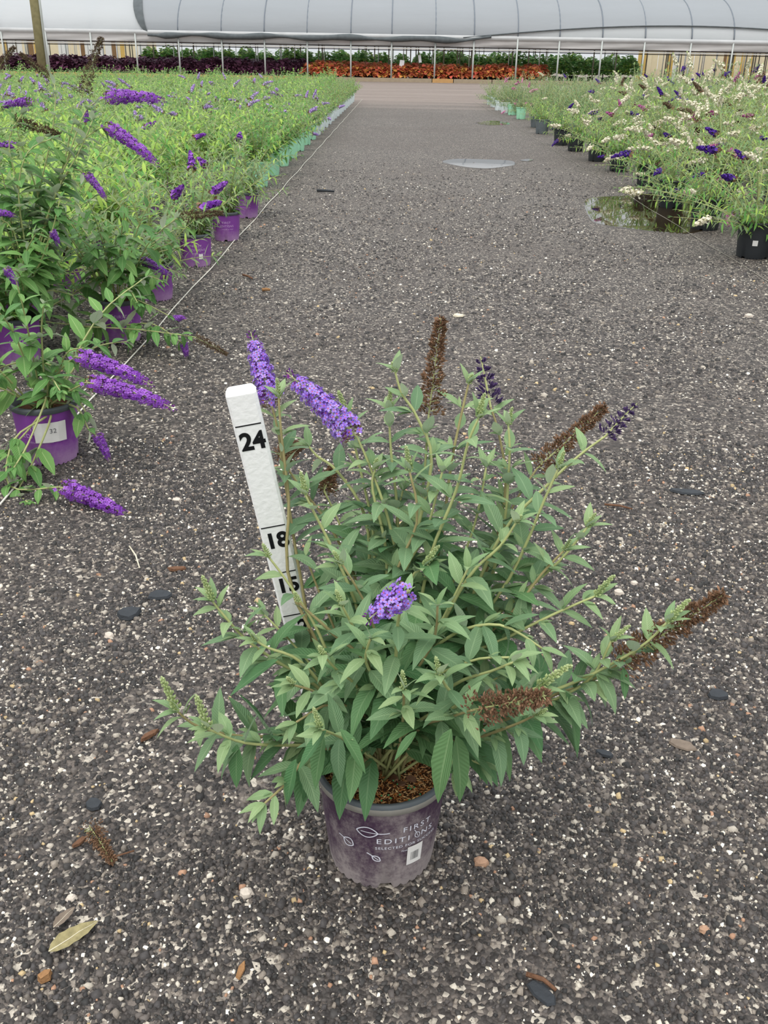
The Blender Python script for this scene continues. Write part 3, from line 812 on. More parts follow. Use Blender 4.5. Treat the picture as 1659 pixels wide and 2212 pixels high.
pot_kit('mint', 'mint_pot', .08, .095, .2)
pot_kit('white', 'white_pot', .08, .095, .2)
pot_kit('black', 'black_pot', .088, .105, .2)
pot_kit('grey', 'grey_pot', .088, .105, .2)

# printing on the purple pots: name set twice round each pot
def printing(lines, wrap, angs, mat, name, extra=None):
    mb = MB()
    for a0 in angs:
        for body, size, z, x, sx_, sp, bd in lines:
            V, F = text_mesh(body, size, bd, sx_, sp)
            mb.add(wrap(V[:, 0] + x, V[:, 1] + z, a0), F)
        for V, F, x, z in (extra or []): mb.add(wrap(V[:, 0] + x, V[:, 1] + z, a0), F)
    return mb.mesh(name, [mat], False)
wrapP = Wrap(.072, .085, .165, .0012)
icoL, icoF = leaf_icon(.014, .0042, R(115), .006, .0006)
LET = printing([('FIRST', .016, .108, -.002, 1.1, 1.15, .006), ('EDITI', .016, .088, -.0185, 1.1, 1.15, .006), ('NS', .016, .088, .028, 1.1, 1.15, .006), ('SHRUBS & TREES', .0075, .07, .004, 1.15, 1.1, .006)],
               wrapP, (0.0,), M['lilac_print'], 'lettering', [(icoL, icoF, .0135, .0815)])
def letters3(e, a):
    for k in range(3): l = ob('lettering', LET, e); l.rotation_euler.z = a + k * 2.1; l['kind'] = 'stuff'
def sticker(e, a, w=.022, h=.026, z=.055, wrap=wrapP, mat='card', name='sticker'):
    mb = MB(); V, F = [], []
    for i in range(5):
        for zz in (z - h / 2, z + h / 2): V.append((w * (i / 4 - .5), zz))
    V = np.array(V); F = [(2 * i, 2 * i + 2, 2 * i + 3, 2 * i + 1) for i in range(4)]
    mb.add(wrap(V[:, 0], V[:, 1], a) * np.array([1.006, 1.006, 1]), F)
    return ob(name, mb.mesh(name, [M[mat]], False), e)

# left block ---------------------------------------------------------------
edge_px = [(345, 652), (432, 578), (497, 522), (540, 472)]
taken = []
ordn = ['third', 'fourth', 'fifth', 'sixth']
PB = 'butterfly bushes in purple pots by the string'
for i, (x, y) in enumerate(edge_px):
    p = gnd(x, y); p.y += .07; p.x -= .03
    e = shrub('potted_butterfly_bush', 'limeedge', p, 'purple', ordn[i] + ' purple pot of lime leaved bush along the white string', PB, ('purple',), (2, 2, 1, 1)[i], .92, True)
    e.rotation_euler.z = 0
    letters3(e, (-1.15, -1.25, -1.35, -1.6)[i])
    if i < 2: sticker(e, (-1.75, -1.05)[i])
    taken.append((p.x, p.y))
ALB = {'purple': 'lime leaved butterfly bush in a purple pot within the field', 'lime': 'lime green bushy butterfly bush in the dense field'}
def canopy_ok(p, q=.55): return all((p[0] - a) ** 2 + (p[1] - b) ** 2 > q * q for a, b in taken)
mint_edge = []
Yv = 8.3
while Yv < 25:
    mint_edge.append(Yv); Yv += .83 if Yv < 14 else .75
for k, Yv in enumerate(mint_edge):
    X = XL - .22
    far = Yv > 13.5
    kind = 'freshedge' if Yv < 10.5 else ('lilacedge' if Yv < 15 else 'faredge')
    shrub('potted_edge_bush', kind, (X, Yv), 'white' if far else 'mint',
          ('leafy bush in a white pot at the string edge' if far else ['nearest the purple pots, mint pot of dense green leaves', 'second mint pot along the white string, dense leaves', 'third mint pot along the white string, dense leaves', 'fourth mint pot along the white string'][min(k, 3)] if k < 4 else 'lilac flowered bush in a mint pot at the string edge'),
          'white edge pots by the left string' if far else 'mint edge pots by the left string', ('lilac',), (3 if 10.5 < Yv < 15 else 0), .95, True)
    taken.append((X, Yv))
row = 0; Yv = 2.75
while Yv < 25.5:
    X = XL - ((.72 if row % 2 else 1.0) if Yv > 5 else (.95 if Yv < 3 else .62 if Yv > 3.7 else .85))
    while X > -.425 * (Yv * .9 + .435) * 1.0 - 1.3:
        if canopy_ok((X, Yv), .5):
            jx, jy = X + rs.uniform(-.08, .08), Yv + rs.uniform(-.08, .08)
            if Yv < 9.2: kind, lab, gp, fl, nf, pt = 'lime', 'lime green leafy bush in the purple pot field with %', 'lime leaved bushes', ('purple', 'purple', 'darkbud'), rs.choice((0, 0, 0, 1)), 'purple'
            elif Yv < 15: kind, lab, gp, fl, nf, pt = rs.choice((('lime', 'lilacbush') if X > -3.5 else ('lilacbush', 'lime'))), 'green bush in the string side field with %', 'lilac flowered bushes', ('lilac',), rs.choice((1, 2, 3, 5)), 'mint'
            elif Yv < 20: kind, lab, gp, fl, nf, pt = rs.choice(('midgreen', 'lime', 'lilacbush')), 'mid green bush near the dirt road with %', 'far green bushes', ('lilac',), rs.choice((0, 0, 1, 2)), 'white'
            else: kind, lab, gp, fl, nf, pt = rs.choice(('midgreen', 'fresh')), 'low green bush at the dirt road end of the mint pot field', 'far end bushes', ('lilac',), 0, 'white'
            shrub({'lime leaved bushes': 'potted_lime_bush', 'lilac flowered bushes': 'potted_lilac_bush'}.get(gp, 'potted_green_bush'), kind, (jx, jy), pt, lab, gp, fl, nf, rs.uniform(.92, 1.08))
        X -= .6 if Yv < 12 else .7
    Yv += .56 if Yv < 12 else .66; row += 1

# right block ---------------------------------------------------------------
taken = []
right_edge = [(1637, 562, 'black'), (1530, 500, 'black'), (1455, 452, 'black'), (1403, 408, 'black'), (1340, 372, 'black'), (1292, 350, 'black'), (1245, 328, 'black'), (1214, 315, 'black'), (1172, 290, 'grey'), (1160, 276, 'grey'), (1126, 258, 'mint'), (1107, 249, 'mint'), (1092, 245, 'white'), (1078, 239, 'white'), (1068, 232, 'white'), (1060, 227, 'white')]
rl = ['first black pot by the thin line, white square sticker on it', 'black pot of white and purple flowers behind the brown puddle', 'black pot of flowering bush standing in the brown puddle edge', 'fourth black pot along the thin line, mixed flowers', 'fifth black pot along the thin line, pink drooping spikes', 'sixth black pot along the thin line', 'seventh black pot along the thin line', 'last black pot before the grey pots',
      'grey pot of fresh green bush beside the black pots', 'grey pot of fresh green bush beside the mint pots', 'mint pot of pink flowered bush beside the grey pots', 'mint pot of pink flowered bush beside the white pots'] + ['white pot of small bush beside the thin line'] * 4
for i, (x, y, pt) in enumerate(right_edge):
    p = gnd(x, y); p.y += .1
    kind = 'mixbush' if i < 6 else ('smallgreen' if i < 10 else 'greybush')
    fl = ('white', 'white', 'white', 'magenta', 'deep') if i < 8 else ('pink',)
    nf = 11 if i < 6 else (3 if i < 8 else (0 if i < 10 else 5 if i < 13 else 0))
    e = shrub('potted_edge_bush', kind, p, pt, rl[i], 'edge pots along the right line', fl, nf, .95 if i < 8 else .9, True, fscale=.95)
    if i == 0:
        d = EYE - p; sticker(e, math.atan2(d.y, d.x) - e.rotation_euler.z + .05, .028, .03, .09, Wrap(.088, .105, .2, .001))
    taken.append((p.x, p.y))
row = 0; Yv = 4.6
while Yv < 25:
    X = XR + (.62 if row % 2 else .92)
    while X < .389 * (Yv * .9 + .435) + 1.1:
        if canopy_ok((X, Yv), .5):
            jx, jy = X + rs.uniform(-.08, .08), Yv + rs.uniform(-.08, .08)
            if Yv < 13.5:
                w = (X - XR) > .5
                kind, lab, gp, pt = ('whitebush', 'tall black potted bush with %', 'white flowered bushes', 'black')
                fl = ('white',) * 9 + ('deep', 'deadgrey', 'magenta') if Yv > 6.5 else ('white', 'white', 'white', 'deep', 'magenta', 'white')
                nf = rs.choice((12, 16, 20))
            elif Yv < 17 and X > 3.5:
                kind, lab, gp, fl, nf, pt = 'whitebush', 'black potted bush toward the cream fence with %', 'far white flowered bushes', ('white', 'white', 'deep'), rs.choice((5, 8)), 'black'
            else:
                kind, lab, gp, fl, nf, pt = 'greybush', 'grey green upright bush with %', 'grey green bushes', ('pink', 'deep', 'white'), rs.choice((0, 0, 1)), 'grey'
            shrub('potted_grey_green_bush' if kind == 'greybush' else 'potted_white_bush', kind, (jx, jy), pt, lab, gp, fl, nf, rs.uniform(.95, 1.1) * (1.0 if Yv < 6 else (1.2 if X > XR + 1.0 else 1.05) if kind == 'whitebush' else 1.08))
        X += .72 if Yv < 12 else .8
    Yv += .64 if Yv < 12 else .76; row += 1

# ================================================================= DETAILED BUSHES (every stem and leaf traced)
FINE = [leaf_geo(w, c, f, 10, 2, wv, .035, sd) for w, c, f, wv, sd in ((.33, .18, .2, .05, .03), (.30, .32, .25, .04, -.05), (.35, .42, .18, .06, .05), (.28, .1, .3, .03, .0), (.32, .55, .22, .05, -.03))]
def leaf_meshes(mat, nm, wmul=1.0):
    out = []
    for gm in FINE:
        mb = MB(); v = gm[0].copy(); v[:, 0] *= wmul
        mb.add(v, gm[1], 0, gm[2]); out.append(mb.mesh(nm, [mat]))
    return out
class Detail:
    def __init__(s, root, origin, leafmat_, rs_, wmul=1.0, ages=None, reject=None):
        s.root, s.o, s.rs = root, Vector(origin), rs_
        s.lm = leaf_meshes(leafmat_, 'leaf', wmul); s.mat = leafmat_; s.leaves = []; s.wmul = wmul; s.reject = reject
        s.ages = ages or [leafmat_] * 3; s.lma = [leaf_meshes(m, 'leaf', wmul) for m in s.ages] if ages else [s.lm] * 3
    def stem(s, pts, r0, r1, mat, leaf_len, node=.045, start=.25, tipleaves=True, droop=.0, phase=None, skip=0.0, axil=.5):
        rs_ = s.rs; P = [Vector(p) - s.o for p in pts]
        # smooth the traced points
        Q = []
        for i in range(len(P) - 1):
            p0, p1, p2, p3 = P[max(0, i - 1)], P[i], P[i + 1], P[min(len(P) - 1, i + 2)]
            for t in (0, .25, .5, .75): Q.append(.5 * ((2 * p1) + (p2 - p0) * t + (2 * p0 - 5 * p1 + 4 * p2 - p3) * t * t + (3 * p1 - p0 - 3 * p2 + p3) * t ** 3))
        Q.append(P[-1]); n = len(Q)
        mb = MB(); mb.tube(Q, [r0 + (r1 - r0) * i / (n - 1) for i in range(n)], 7)
        st = ob('stem', mb.mesh('stem', [mat]), s.root)
        seg = [(Q[i + 1] - Q[i]).length for i in range(n - 1)]; tot = sum(seg)
        d = tot * start + rs_.uniform(0, node); ph = rs_.uniform(0, 3.1) if phase is None else phase
        def at(dd):
            i = 0
            while i < n - 2 and dd > seg[i]: dd -= seg[i]; i += 1
            return Q[i].lerp(Q[i + 1], min(1, dd / max(seg[i], 1e-6))), (Q[i + 1] - Q[i]).normalized()
        while d < tot * .985:
            f = d / tot; p, ax = at(d); s1 = ax.orthogonal().normalized(); s2 = ax.cross(s1); ph += math.pi / 2 + rs_.uniform(-.2, .2)
            size = leaf_len * (1.0 - .62 * max(0, (f - .45) / .55) ** 1.3) * rs_.uniform(.85, 1.15)
            for sg in (0, math.pi):
                if rs_.random() < skip: continue
                o = s1 * math.cos(ph + sg) + s2 * math.sin(ph + sg)
                dr = (o + ax * rs_.uniform(.35, .8) * (1 + max(0, f - .8) * 3) + Vector((0, 0, rs_.uniform(-.25, .1) - droop))).normalized()
                s.leaves.append((st, p + o * .001, dr, size, rs_.uniform(-.35, .35)))
                if rs_.random() < axil and f > .2:
                    for q in (-.5, .5):
                        d2 = (o * .8 + ax * 1.1 + s1.cross(o) * 0 + Vector((q, q * .5, .1))).normalized()
                        s.leaves.append((st, p + o * .004, d2, size * rs_.uniform(.32, .5), rs_.uniform(-.3, .3)))
            d += node * rs_.uniform(.8, 1.2) * (1 - .45 * f)
        if tipleaves:
            p, ax = Q[-1], (Q[-1] - Q[-3]).normalized(); s1 = ax.orthogonal().normalized(); s2 = ax.cross(s1)
            for k in range(4):
                o = s1 * math.cos(ph + k * 1.57) + s2 * math.sin(ph + k * 1.57)
                s.leaves.append((st, p, (o * .55 + ax).normalized(), leaf_len * rs_.uniform(.3, .42), 0))
        return st, Q
    def hang(s, st, a, b, Y, roll=0.0):
        p, q = aty(*a, Y) - s.o, aty(*b, Y - .015) - s.o; d = q - p
        m = basis(d, roll).to_4x4() * (d.length * 1.03); m[3][3] = 1
        ob('leaf', s.lma[0][3], st, Matrix.Translation(p) @ m)
    def finish(s, limit, sm=None):
        if s.reject: s.leaves = [l for l in s.leaves if not s.reject(s.o + l[1], s.o + l[1] + l[2] * l[3] * .5, s.o + l[1] + l[2] * l[3] + Vector((0, 0, -.25 * l[3])), s.rs)]
        age = lambda L: 0 if L > .064 else (1 if L > .042 else 2)
        s.leaves.sort(key=lambda t: -(t[3] / max(.3, (EYE - (s.o + t[1])).length)))
        L1, L2 = s.leaves[:limit], s.leaves[limit:]
        for st, p, d, L, rl in L1:
            m = basis(d, rl).to_4x4() * L; m[3][3] = 1
            ob('leaf', s.rs.choice(s.lma[age(L)]), st, Matrix.Translation(p) @ m)
        if L2:
            mb = MB()
            for st, p, d, L, rl in L2:
                gm = s.rs.choice(FINE); put(mb, (gm[0] * np.array([s.wmul, 1, 1]), gm[1], gm[2]), p, d, L, rl, age(L), s.rs.random())
            o = ob('foliage', mb.mesh('foliage', s.ages), s.root); o['kind'] = 'stuff'
    def spike(s, st, p, tip, mesh, L0):
        p, tip = Vector(p) - s.o, Vector(tip) - s.o; d = tip - p
        m = basis(d).to_4x4(); k = d.length / L0
        m = m @ Matrix.Diagonal((min(1.25, max(.8, k)), k, min(1.25, max(.8, k)), 1))
        return ob('flower_spike', mesh, st, Matrix.Translation(p) @ m)
FS = {'violet': spike_fine('violet', .13, .0225, .05, 1), 'violet2': spike_fine('violet', .065, .021, .1, 2), 'dead': spike_fine('dead', .13, .019, .0, 3), 'dead2': spike_fine('dead', .1, .021, .0, 4),
      'deadgrey': spike_fine('deadgrey', .14, .02, .05, 5), 'darkbud': spike_fine('darkbud', .07, .014, .05, 6), 'green': spike_fine('green', .035, .0058, .05, 7), 'deadbig': spike_fine('deadgrey', .2, .036, .05, 9), 'purple': spike_fine('purple', .15, .021, .2, 8)}
FL = {'violet': .13, 'violet2': .065, 'dead': .13, 'dead2': .1, 'deadgrey': .14, 'darkbud': .07, 'green': .035, 'purple': .15, 'deadbig': .2}

# ---- the potted bush in the middle of the aisle
HX, HY, HH, HR0, HR1 = -.004, .985, .16, .0725, .087
hero = tag(empty('potted_butterfly_bush', (HX, HY, 0)), 'sage leaved butterfly bush in dusty plum pot by white measuring stick', 'shrub')
ob('pot', pot_mesh(HR0, HR1, HH, M['dusty_pot']), hero)
ob('rim', rim_mesh(HR1, HH, M['rimgrey'], M['rimlip']), hero)
soil = ob('soil', soil_mesh(HR1 - .006, HH - .022, M['soil']), hero)
mb = MB(); rs = random.Random(12)
for k in range(2600):
    a = rs.uniform(0, 6.28); q = (HR1 - .007) * math.sqrt(rs.random())
    d = Vector((rs.uniform(-1, 1), rs.uniform(-1, 1), rs.uniform(-.35, .35))); L = rs.uniform(.004, .009)
    p = np.array((q * math.cos(a), q * math.sin(a), HH - .0195 + rs.uniform(0, .004)))
    m = np.array(basis(d, rs.uniform(0, 6)))
    V = np.array([(0, -.5, 0), (.13, 0, .05), (0, .5, 0), (-.13, 0, .05), (0, 0, -.06)]) * L
    mb.add(V @ m.T + p, [(0, 1, 3), (1, 2, 3), (0, 4, 1), (1, 4, 2), (2, 4, 3), (3, 4, 0)], 0, None, rs.random() ** 1.5)
o = ob('rice_hulls', mb.mesh('rice_hulls', [M['hull']], False), soil); o['kind'] = 'stuff'
mb = MB()
for k in range(60):
    a = rs.uniform(0, 6.28); q = (HR1 - .012) * math.sqrt(rs.random()); s_ = .0016
    c = np.array((q * math.cos(a), q * math.sin(a), HH - .015 + rs.uniform(0, .002)))
    V = np.array([(1, 0, 0), (-1, 0, 0), (0, 1, 0), (0, -1, 0), (0, 0, 1), (0, 0, -1)]) * s_ + c
    mb.add(V, [(0, 2, 4), (2, 1, 4), (1, 3, 4), (3, 0, 4), (2, 0, 5), (1, 2, 5), (3, 1, 5), (0, 3, 5)])
o = ob('fertilizer_beads', mb.mesh('fertilizer_beads', [M['bead']]), soil); o['kind'] = 'stuff'
for k in range(9):
    a = rs.uniform(0, 6.28); q = rs.uniform(.02, .07); mb = MB()
    V = [(rs.uniform(.6, 1) * math.cos(t) * .011, rs.uniform(.6, 1) * math.sin(t) * .007, 0) for t in np.linspace(0, 5.3, 6)]
    V += [(x * .9, y * .9, .002) for x, y, z in V]
    mb.add(V, [tuple(range(5, -1, -1)), tuple(range(6, 12))] + [(i, (i + 1) % 6, 6 + (i + 1) % 6, 6 + i) for i in range(6)])
    o = ob('bark_chip', mb.mesh('bark_chip', [M['chip']], False), soil); o.location = (q * math.cos(a), q * math.sin(a), HH - .0145); o.rotation_euler = (rs.uniform(-.5, .5), rs.uniform(-.5, .5), a)
# printed artwork: FIRST EDITIONS, three leaf outlines, barcode sticker
wrapH = Wrap(HR0, HR1, HH, .0012)
front = -math.pi / 2
pa = ob('lettering', printing([('FIRST', .0125, .1115, .047, 1.05, 1.35, .008), ('EDITI', .0125, .0945, .0155, 1.15, 1.35, .008), ('NS', .0125, .0945, .0635, 1.15, 1.3, .008),
                               ('SELECTED FOR SUCCESS', .0062, .082, .0365, 1.15, 1.15, .008), ('FirstEditions', .0046, .0725, .0385, 1.0, 1.0, .004)],
                              wrapH, (front,), M['print'], 'lettering', [(*leaf_icon(.0125, .0036, R(112), .006, .0005), .0505, .089)]), hero)
for L, W, ang, sl, x, z in ((.027, .0088, R(-4), .0145, -.031, .111), (.0155, .0078, R(155), .008, -.037, .078), (.0135, .0042, R(139), .0085, -.001, .058)):
    V, F = leaf_icon(L, W, ang, sl, .0008); mb = MB(); mb.add(wrapH(V[:, 0] + x, V[:, 1] + z, front), F)
    ob('leaf_print', mb.mesh('leaf_print', [M['print']], False), hero)
st_ = sticker(hero, front + .047 / .08, .023, .034, .06, wrapH)
mb = MB()
for k in range(11):
    x = -.007 + k * .0012; w = rs.choice((.0003, .0005, .0007))
    V = np.array([(x - w / 2, .051), (x + w / 2, .051), (x + w / 2, .066), (x - w / 2, .066)])
    mb.add(wrapH(V[:, 0] + .0475, V[:, 1], front) * np.array([1.012, 1.012, 1]), [(0, 1, 2, 3)])
ob('barcode', mb.mesh('barcode', [M['greyink']], False), st_)

def hero_reject(p, m, t, r_):
    # the photograph leaves the soil and the numbered face of the stick in view
    a, b, c = px(p), px(m), px(t)
    for q in (b, c):
        if p.y < HY + .02 and ((800 < q[0] < 925 and 1605 < q[1] < 1725 and r_.random() < .9) or (715 < q[0] <= 800 and 1650 < q[1] < 1725 and r_.random() < .2)): return True
        if 830 < q[1] < 1400 and p.y < 1.12:
            xl = 487 + (q[1] - 850) * .2533
            if xl - 5 < q[0] < xl + 82 and r_.random() < (.9 if q[1] < 1300 else .6): return True
    return False
D = Detail(hero, (HX, HY, 0), M['hero_leaf'], random.Random(5), 1.08, [M['hero_old'], M['hero_leaf'], M['hero_young']], hero_reject)
HERO = [
    ([(700, 1480), (650, 1250), (622, 1080), (602, 940), (588, 880)], 1.14, 'violet', (545, 716)),
    ([(850, 1400), (862, 1250), (838, 1120), (800, 1010), (772, 945)], 1.06, 'violet', (626, 798)),
    ([(880, 1400), (897, 1180), (915, 1040), (926, 895)], 1.12, 'dead', (953, 688)),
    ([(960, 1400), (1060, 1200), (1092, 1050), (1078, 940), (1060, 880)], 1.15, 'darkbud', (1040, 768)),
    ([(870, 1400), (890, 1200), (932, 1000), (900, 900), (868, 850), (854, 805)], 1.08, 'green', (850, 782)),
    ([(900, 1350), (930, 1200), (985, 1060), (1010, 960), (1033, 905)], .99, 'green', (1044, 850)),
    ([(900, 1380), (950, 1180), (975, 1000), (1000, 880), (1012, 830)], 1.12, 'green', (1018, 808)),
    ([(1000, 1400), (1080, 1180), (1100, 1000), (1098, 920)], 1.1, 'green', (1104, 880)),
    ([(840, 1380), (860, 1150), (845, 980), (840, 890)], 1.1, 'green', (842, 838)),
    ([(640, 1300), (624, 1080), (608, 940), (602, 860)], 1.12, 'green', (600, 818)),
    ([(800, 1350), (810, 1180), (775, 1000), (750, 900)], 1.12, 'green', (734, 845)),
    ([(980, 1380), (1080, 1160), (1180, 1050), (1250, 985), (1308, 942)], 1.05, 'darkbud', (1374, 868)),
    ([(1000, 1350), (1100, 1110), (1160, 1012)], 1.13, 'dead', (1306, 878)),
    ([(980, 1420), (1100, 1250), (1180, 1070), (1205, 1015)], 1.0, 'green', (1216, 975)),
    ([(1000, 1400), (1120, 1290), (1210, 1210), (1268, 1140)], 1.0, 'green', (1284, 1108)),
    ([(990, 1430), (1100, 1330), (1170, 1240), (1218, 1190)], .96, 'green', (1230, 1165)),
    ([(930, 1400), (1010, 1250), (1080, 1180), (1114, 1130)], .96, 'green', (1124, 1112)),
    ([(960, 1450), (1090, 1380), (1200, 1325), (1285, 1288)], .94, 'green', (1324, 1242)),
    ([(950, 1590), (1080, 1560), (1200, 1500), (1260, 1480), (1340, 1432)], .93, 'dead', (1564, 1284)),
    ([(1000, 1560), (1150, 1530), (1270, 1470), (1320, 1385)], .92, 'green', (1358, 1350)),
    ([(1100, 1530), (1250, 1470), (1380, 1400), (1440, 1345)], .91, 'green', (1486, 1294)),
    ([(900, 1580), (970, 1550), (1025, 1533)], .80, 'dead2', (1180, 1503)),
    ([(980, 1530), (1080, 1510), (1160, 1485)], .86, 'green', (1230, 1435)),
    ([(900, 1560), (985, 1525), (962, 1480), (950, 1460)], .82, 'green', (944, 1420)),
    ([(880, 1600), (1000, 1600), (1100, 1570), (1155, 1545)], .83, 'green', (1180, 1530)),
    ([(850, 1500), (856, 1400), (862, 1330), (884, 1275)], .83, 'violet2', (795, 1328)),
    ([(760, 1560), (680, 1480), (600, 1430), (530, 1380), (480, 1325), (460, 1300)], .95, 'green', (440, 1245)),
    ([(740, 1600), (640, 1590), (520, 1590), (430, 1570), (384, 1538)], .88, 'green', (353, 1465)),
    ([(740, 1610), (640, 1610), (530, 1605), (450, 1575)], .85, 'green', (428, 1505)),
    ([(780, 1620), (730, 1590), (692, 1575)], .79, 'green', (680, 1530)),
    ([(760, 1630), (680, 1620), (620, 1690), (572, 1735)], .82, None, None),
    ([(740, 1500), (690, 1370), (630, 1270), (582, 1205)], .98, 'green', (570, 1175)),
    ([(800, 1450), (770, 1310), (720, 1190), (680, 1110), (660, 1070)], 1.0, 'green', (652, 1020)),
    ([(790, 1450), (720, 1370), (665, 1320), (645, 1300)], .93, 'green', (638, 1278)),
    ([(800, 1450), (770, 1370), (740, 1310)], .88, 'green', (728, 1275)),
    ([(720, 1520), (650, 1430), (580, 1400), (555, 1385)], .93, 'green', (545, 1368)),
    ([(760, 1560), (690, 1500), (635, 1480)], .88, 'green', (622, 1462)),
    ([(780, 1500), (730, 1450), (698, 1415)], .85, 'green', (692, 1395)),
    ([(800, 1300), (790, 1120), (730, 1020), (685, 985), (668, 965)], 1.12, None, None),
    ([(780, 1300), (720, 1150), (640, 1040), (605, 985)], 1.17, 'dead', (650, 960)),
    ([(780, 1300), (740, 1150), (700, 1060)], 1.17, 'dead', (720, 1010)),
    ([(830, 1400), (835, 1200), (805, 1060), (810, 1015)], 1.05, 'green', (812, 990)),
    ([(840, 1300), (900, 1130), (885, 1020)], 1.0, 'green', (880, 965)),
    ([(860, 1300), (920, 1150), (955, 1020)], 1.02, None, None),
    ([(900, 1450), (980, 1370), (1080, 1350), (1170, 1400)], .89, None, None),
    ([(870, 1560), (872, 1490)], .80, 'green', (872, 1450)),
    ([(880, 1610), (950, 1610), (985, 1660)], .85, None, None),
    ([(870, 1300), (915, 1225)], .97, 'green', (945, 1178)),
    ([(830, 1480), (800, 1330), (740, 1220)], .93, 'green', (722, 1190)),
    ([(880, 1480), (960, 1330), (1010, 1230)], .92, None, None),
    ([(900, 1500), (1010, 1430), (1100, 1420)], .86, None, None),
    ([(800, 1560), (720, 1520), (640, 1560)], .86, None, None),
    ([(900, 1560), (980, 1480), (1060, 1450), (1110, 1430)], .84, None, None),
    ([(820, 1500), (790, 1430), (800, 1380)], .84, None, None),
    ([(840, 1540), (930, 1400), (945, 1310)], .86, None, None),
    ([(860, 1350), (855, 1150), (870, 1060)], 1.1, None, None),
    ([(930, 1380), (1020, 1150), (1050, 1010)], 1.08, None, None),
    ([(760, 1450), (690, 1280), (660, 1200)], 1.08, None, None),
]
rs = random.Random(21); HST = []
for i, (path, Yt, kind, tip) in enumerate(HERO):
    a = rs.uniform(0, 6.28); r_ = rs.uniform(0, .028)
    base = Vector((HX + r_ * math.cos(a), HY + r_ * math.sin(a), HH - .02))
    n = len(path); pts = [base]
    lens = [0]
    prev = px(base)[:2]
    for q in path: lens.append(lens[-1] + math.hypot(q[0] - prev[0], q[1] - prev[1])); prev = q
    for k, q in enumerate(path):
        f = lens[k + 1] / lens[-1]; pts.append(aty(q[0], q[1], base.y + (Yt - base.y) * f ** .8))
    thick = .0026 if n >= 4 else .0021
    st, Q = D.stem(pts, thick, .0013, M['stem'] if i % 3 else M['stem_red'], .078 if i not in (29, 45) else .07, .042, .28, kind in (None, 'green'), .05, None, .06, .42); HST.append(st)
    if kind:
        if kind == 'green': dy = 0
        elif kind == 'violet2': dy = -.035
        else: dy = (Yt - HY) * .25
        D.spike(st, pts[-1], aty(tip[0], tip[1], Yt + dy), FS[kind], FL[kind])
# large leaves hanging at the front and right of the bush
for sa, a, b, Y in ((24, (975, 1575), (933, 1738), .80), (24, (985, 1590), (1005, 1738), .83), (18, (1222, 1495), (1262, 1637), .92), (29, (705, 1578), (636, 1662), .79), (29, (735, 1575), (797, 1668), .79), (27, (512, 1608), (507, 1706), .87),
                    (18, (1345, 1440), (1354, 1512), .92), (26, (600, 1425), (490, 1495), .92), (30, (640, 1640), (612, 1740), .84), (29, (700, 1590), (672, 1708), .80), (27, (590, 1600), (530, 1490), .9), (24, (900, 1580), (848, 1640), .82)):
    D.hang(HST[sa], a, b, Y)
# short leafy shoots low in the bush
for k in range(11):
    a = -.6 + 4.3 * k / 10 + rs.uniform(-.15, .15); q = rs.uniform(.08, .17); z = rs.uniform(.22, .36)
    base = Vector((HX + .02 * math.cos(a), HY + .02 * math.sin(a), HH - .02)); tip = Vector((HX + q * math.cos(a), HY + q * math.sin(a), z))
    D.stem([base, base.lerp(tip, .5) + Vector((0, 0, .03)), tip], .002, .0012, M['stem'], .07, .035, .3, True, .1, None, .1, .3)
D.finish(286)

# ---- measuring stick leaning behind the pot
SB = Vector((-.1061, 1.1623, 0)); SD = Vector((-.1412, -.1652, 0)); SD.z = math.sqrt(1 - SD.x ** 2 - SD.y ** 2)
stick = empty('measuring_stick', SB)
view = (EYE - SB); xax = Vector((1, .16, 0)); xax = (xax - SD * xax.dot(SD)).normalized(); yax = SD.cross(xax)
stick.rotation_euler = Matrix((xax, yax, SD)).transposed().to_euler()
tag(stick, 'white painted measuring stick with black numbers behind the bush', 'measuring stick')
SW, ST, SLn = .0365, .019, .655
# the outline of left edge passes through the marks: shift half a width to the right
mb = MB()
b_ = .003
prof = [(-SW / 2 + b_, -ST / 2), (SW / 2 - b_, -ST / 2), (SW / 2, -ST / 2 + b_), (SW / 2, ST / 2 - b_), (SW / 2 - b_, ST / 2), (-SW / 2 + b_, ST / 2), (-SW / 2, ST / 2 - b_), (-SW / 2, -ST / 2 + b_)]
V = []
for z, k in ((-.02, 1), (SLn - .005, 1), (SLn, .84)): V += [(SW / 2 + x * k, ST / 2 + y * k, z) for x, y in prof]
F = [(i, (i + 1) % 8, 8 + (i + 1) % 8, 8 + i) for i in range(8)] + [(8 + i, 8 + (i + 1) % 8, 16 + (i + 1) % 8, 16 + i) for i in range(8)] + [tuple(range(16, 24))]
mb.add(V, F); ob('stake', mb.mesh('stake', [M['stake']], False), stick)
for inch in (12, 15, 18, 24):
    z = inch * .0254
    mb = MB(); mb.box((SW / 2, -.0002, z), (SW - .005, .0008, .0014)); ob('tick_line', mb.mesh('tick_line', [M['ink']], False), stick)
    V, F = text_mesh(str(inch), .0335, .035, .92, 1.0)
    mb = MB(); mb.add(np.stack([V[:, 0] + SW / 2 + .001, np.full(len(V), -.0006), V[:, 1] + z - .0235], 1), F)
    ob('numeral', mb.mesh('numeral', [M['ink']], False), stick)

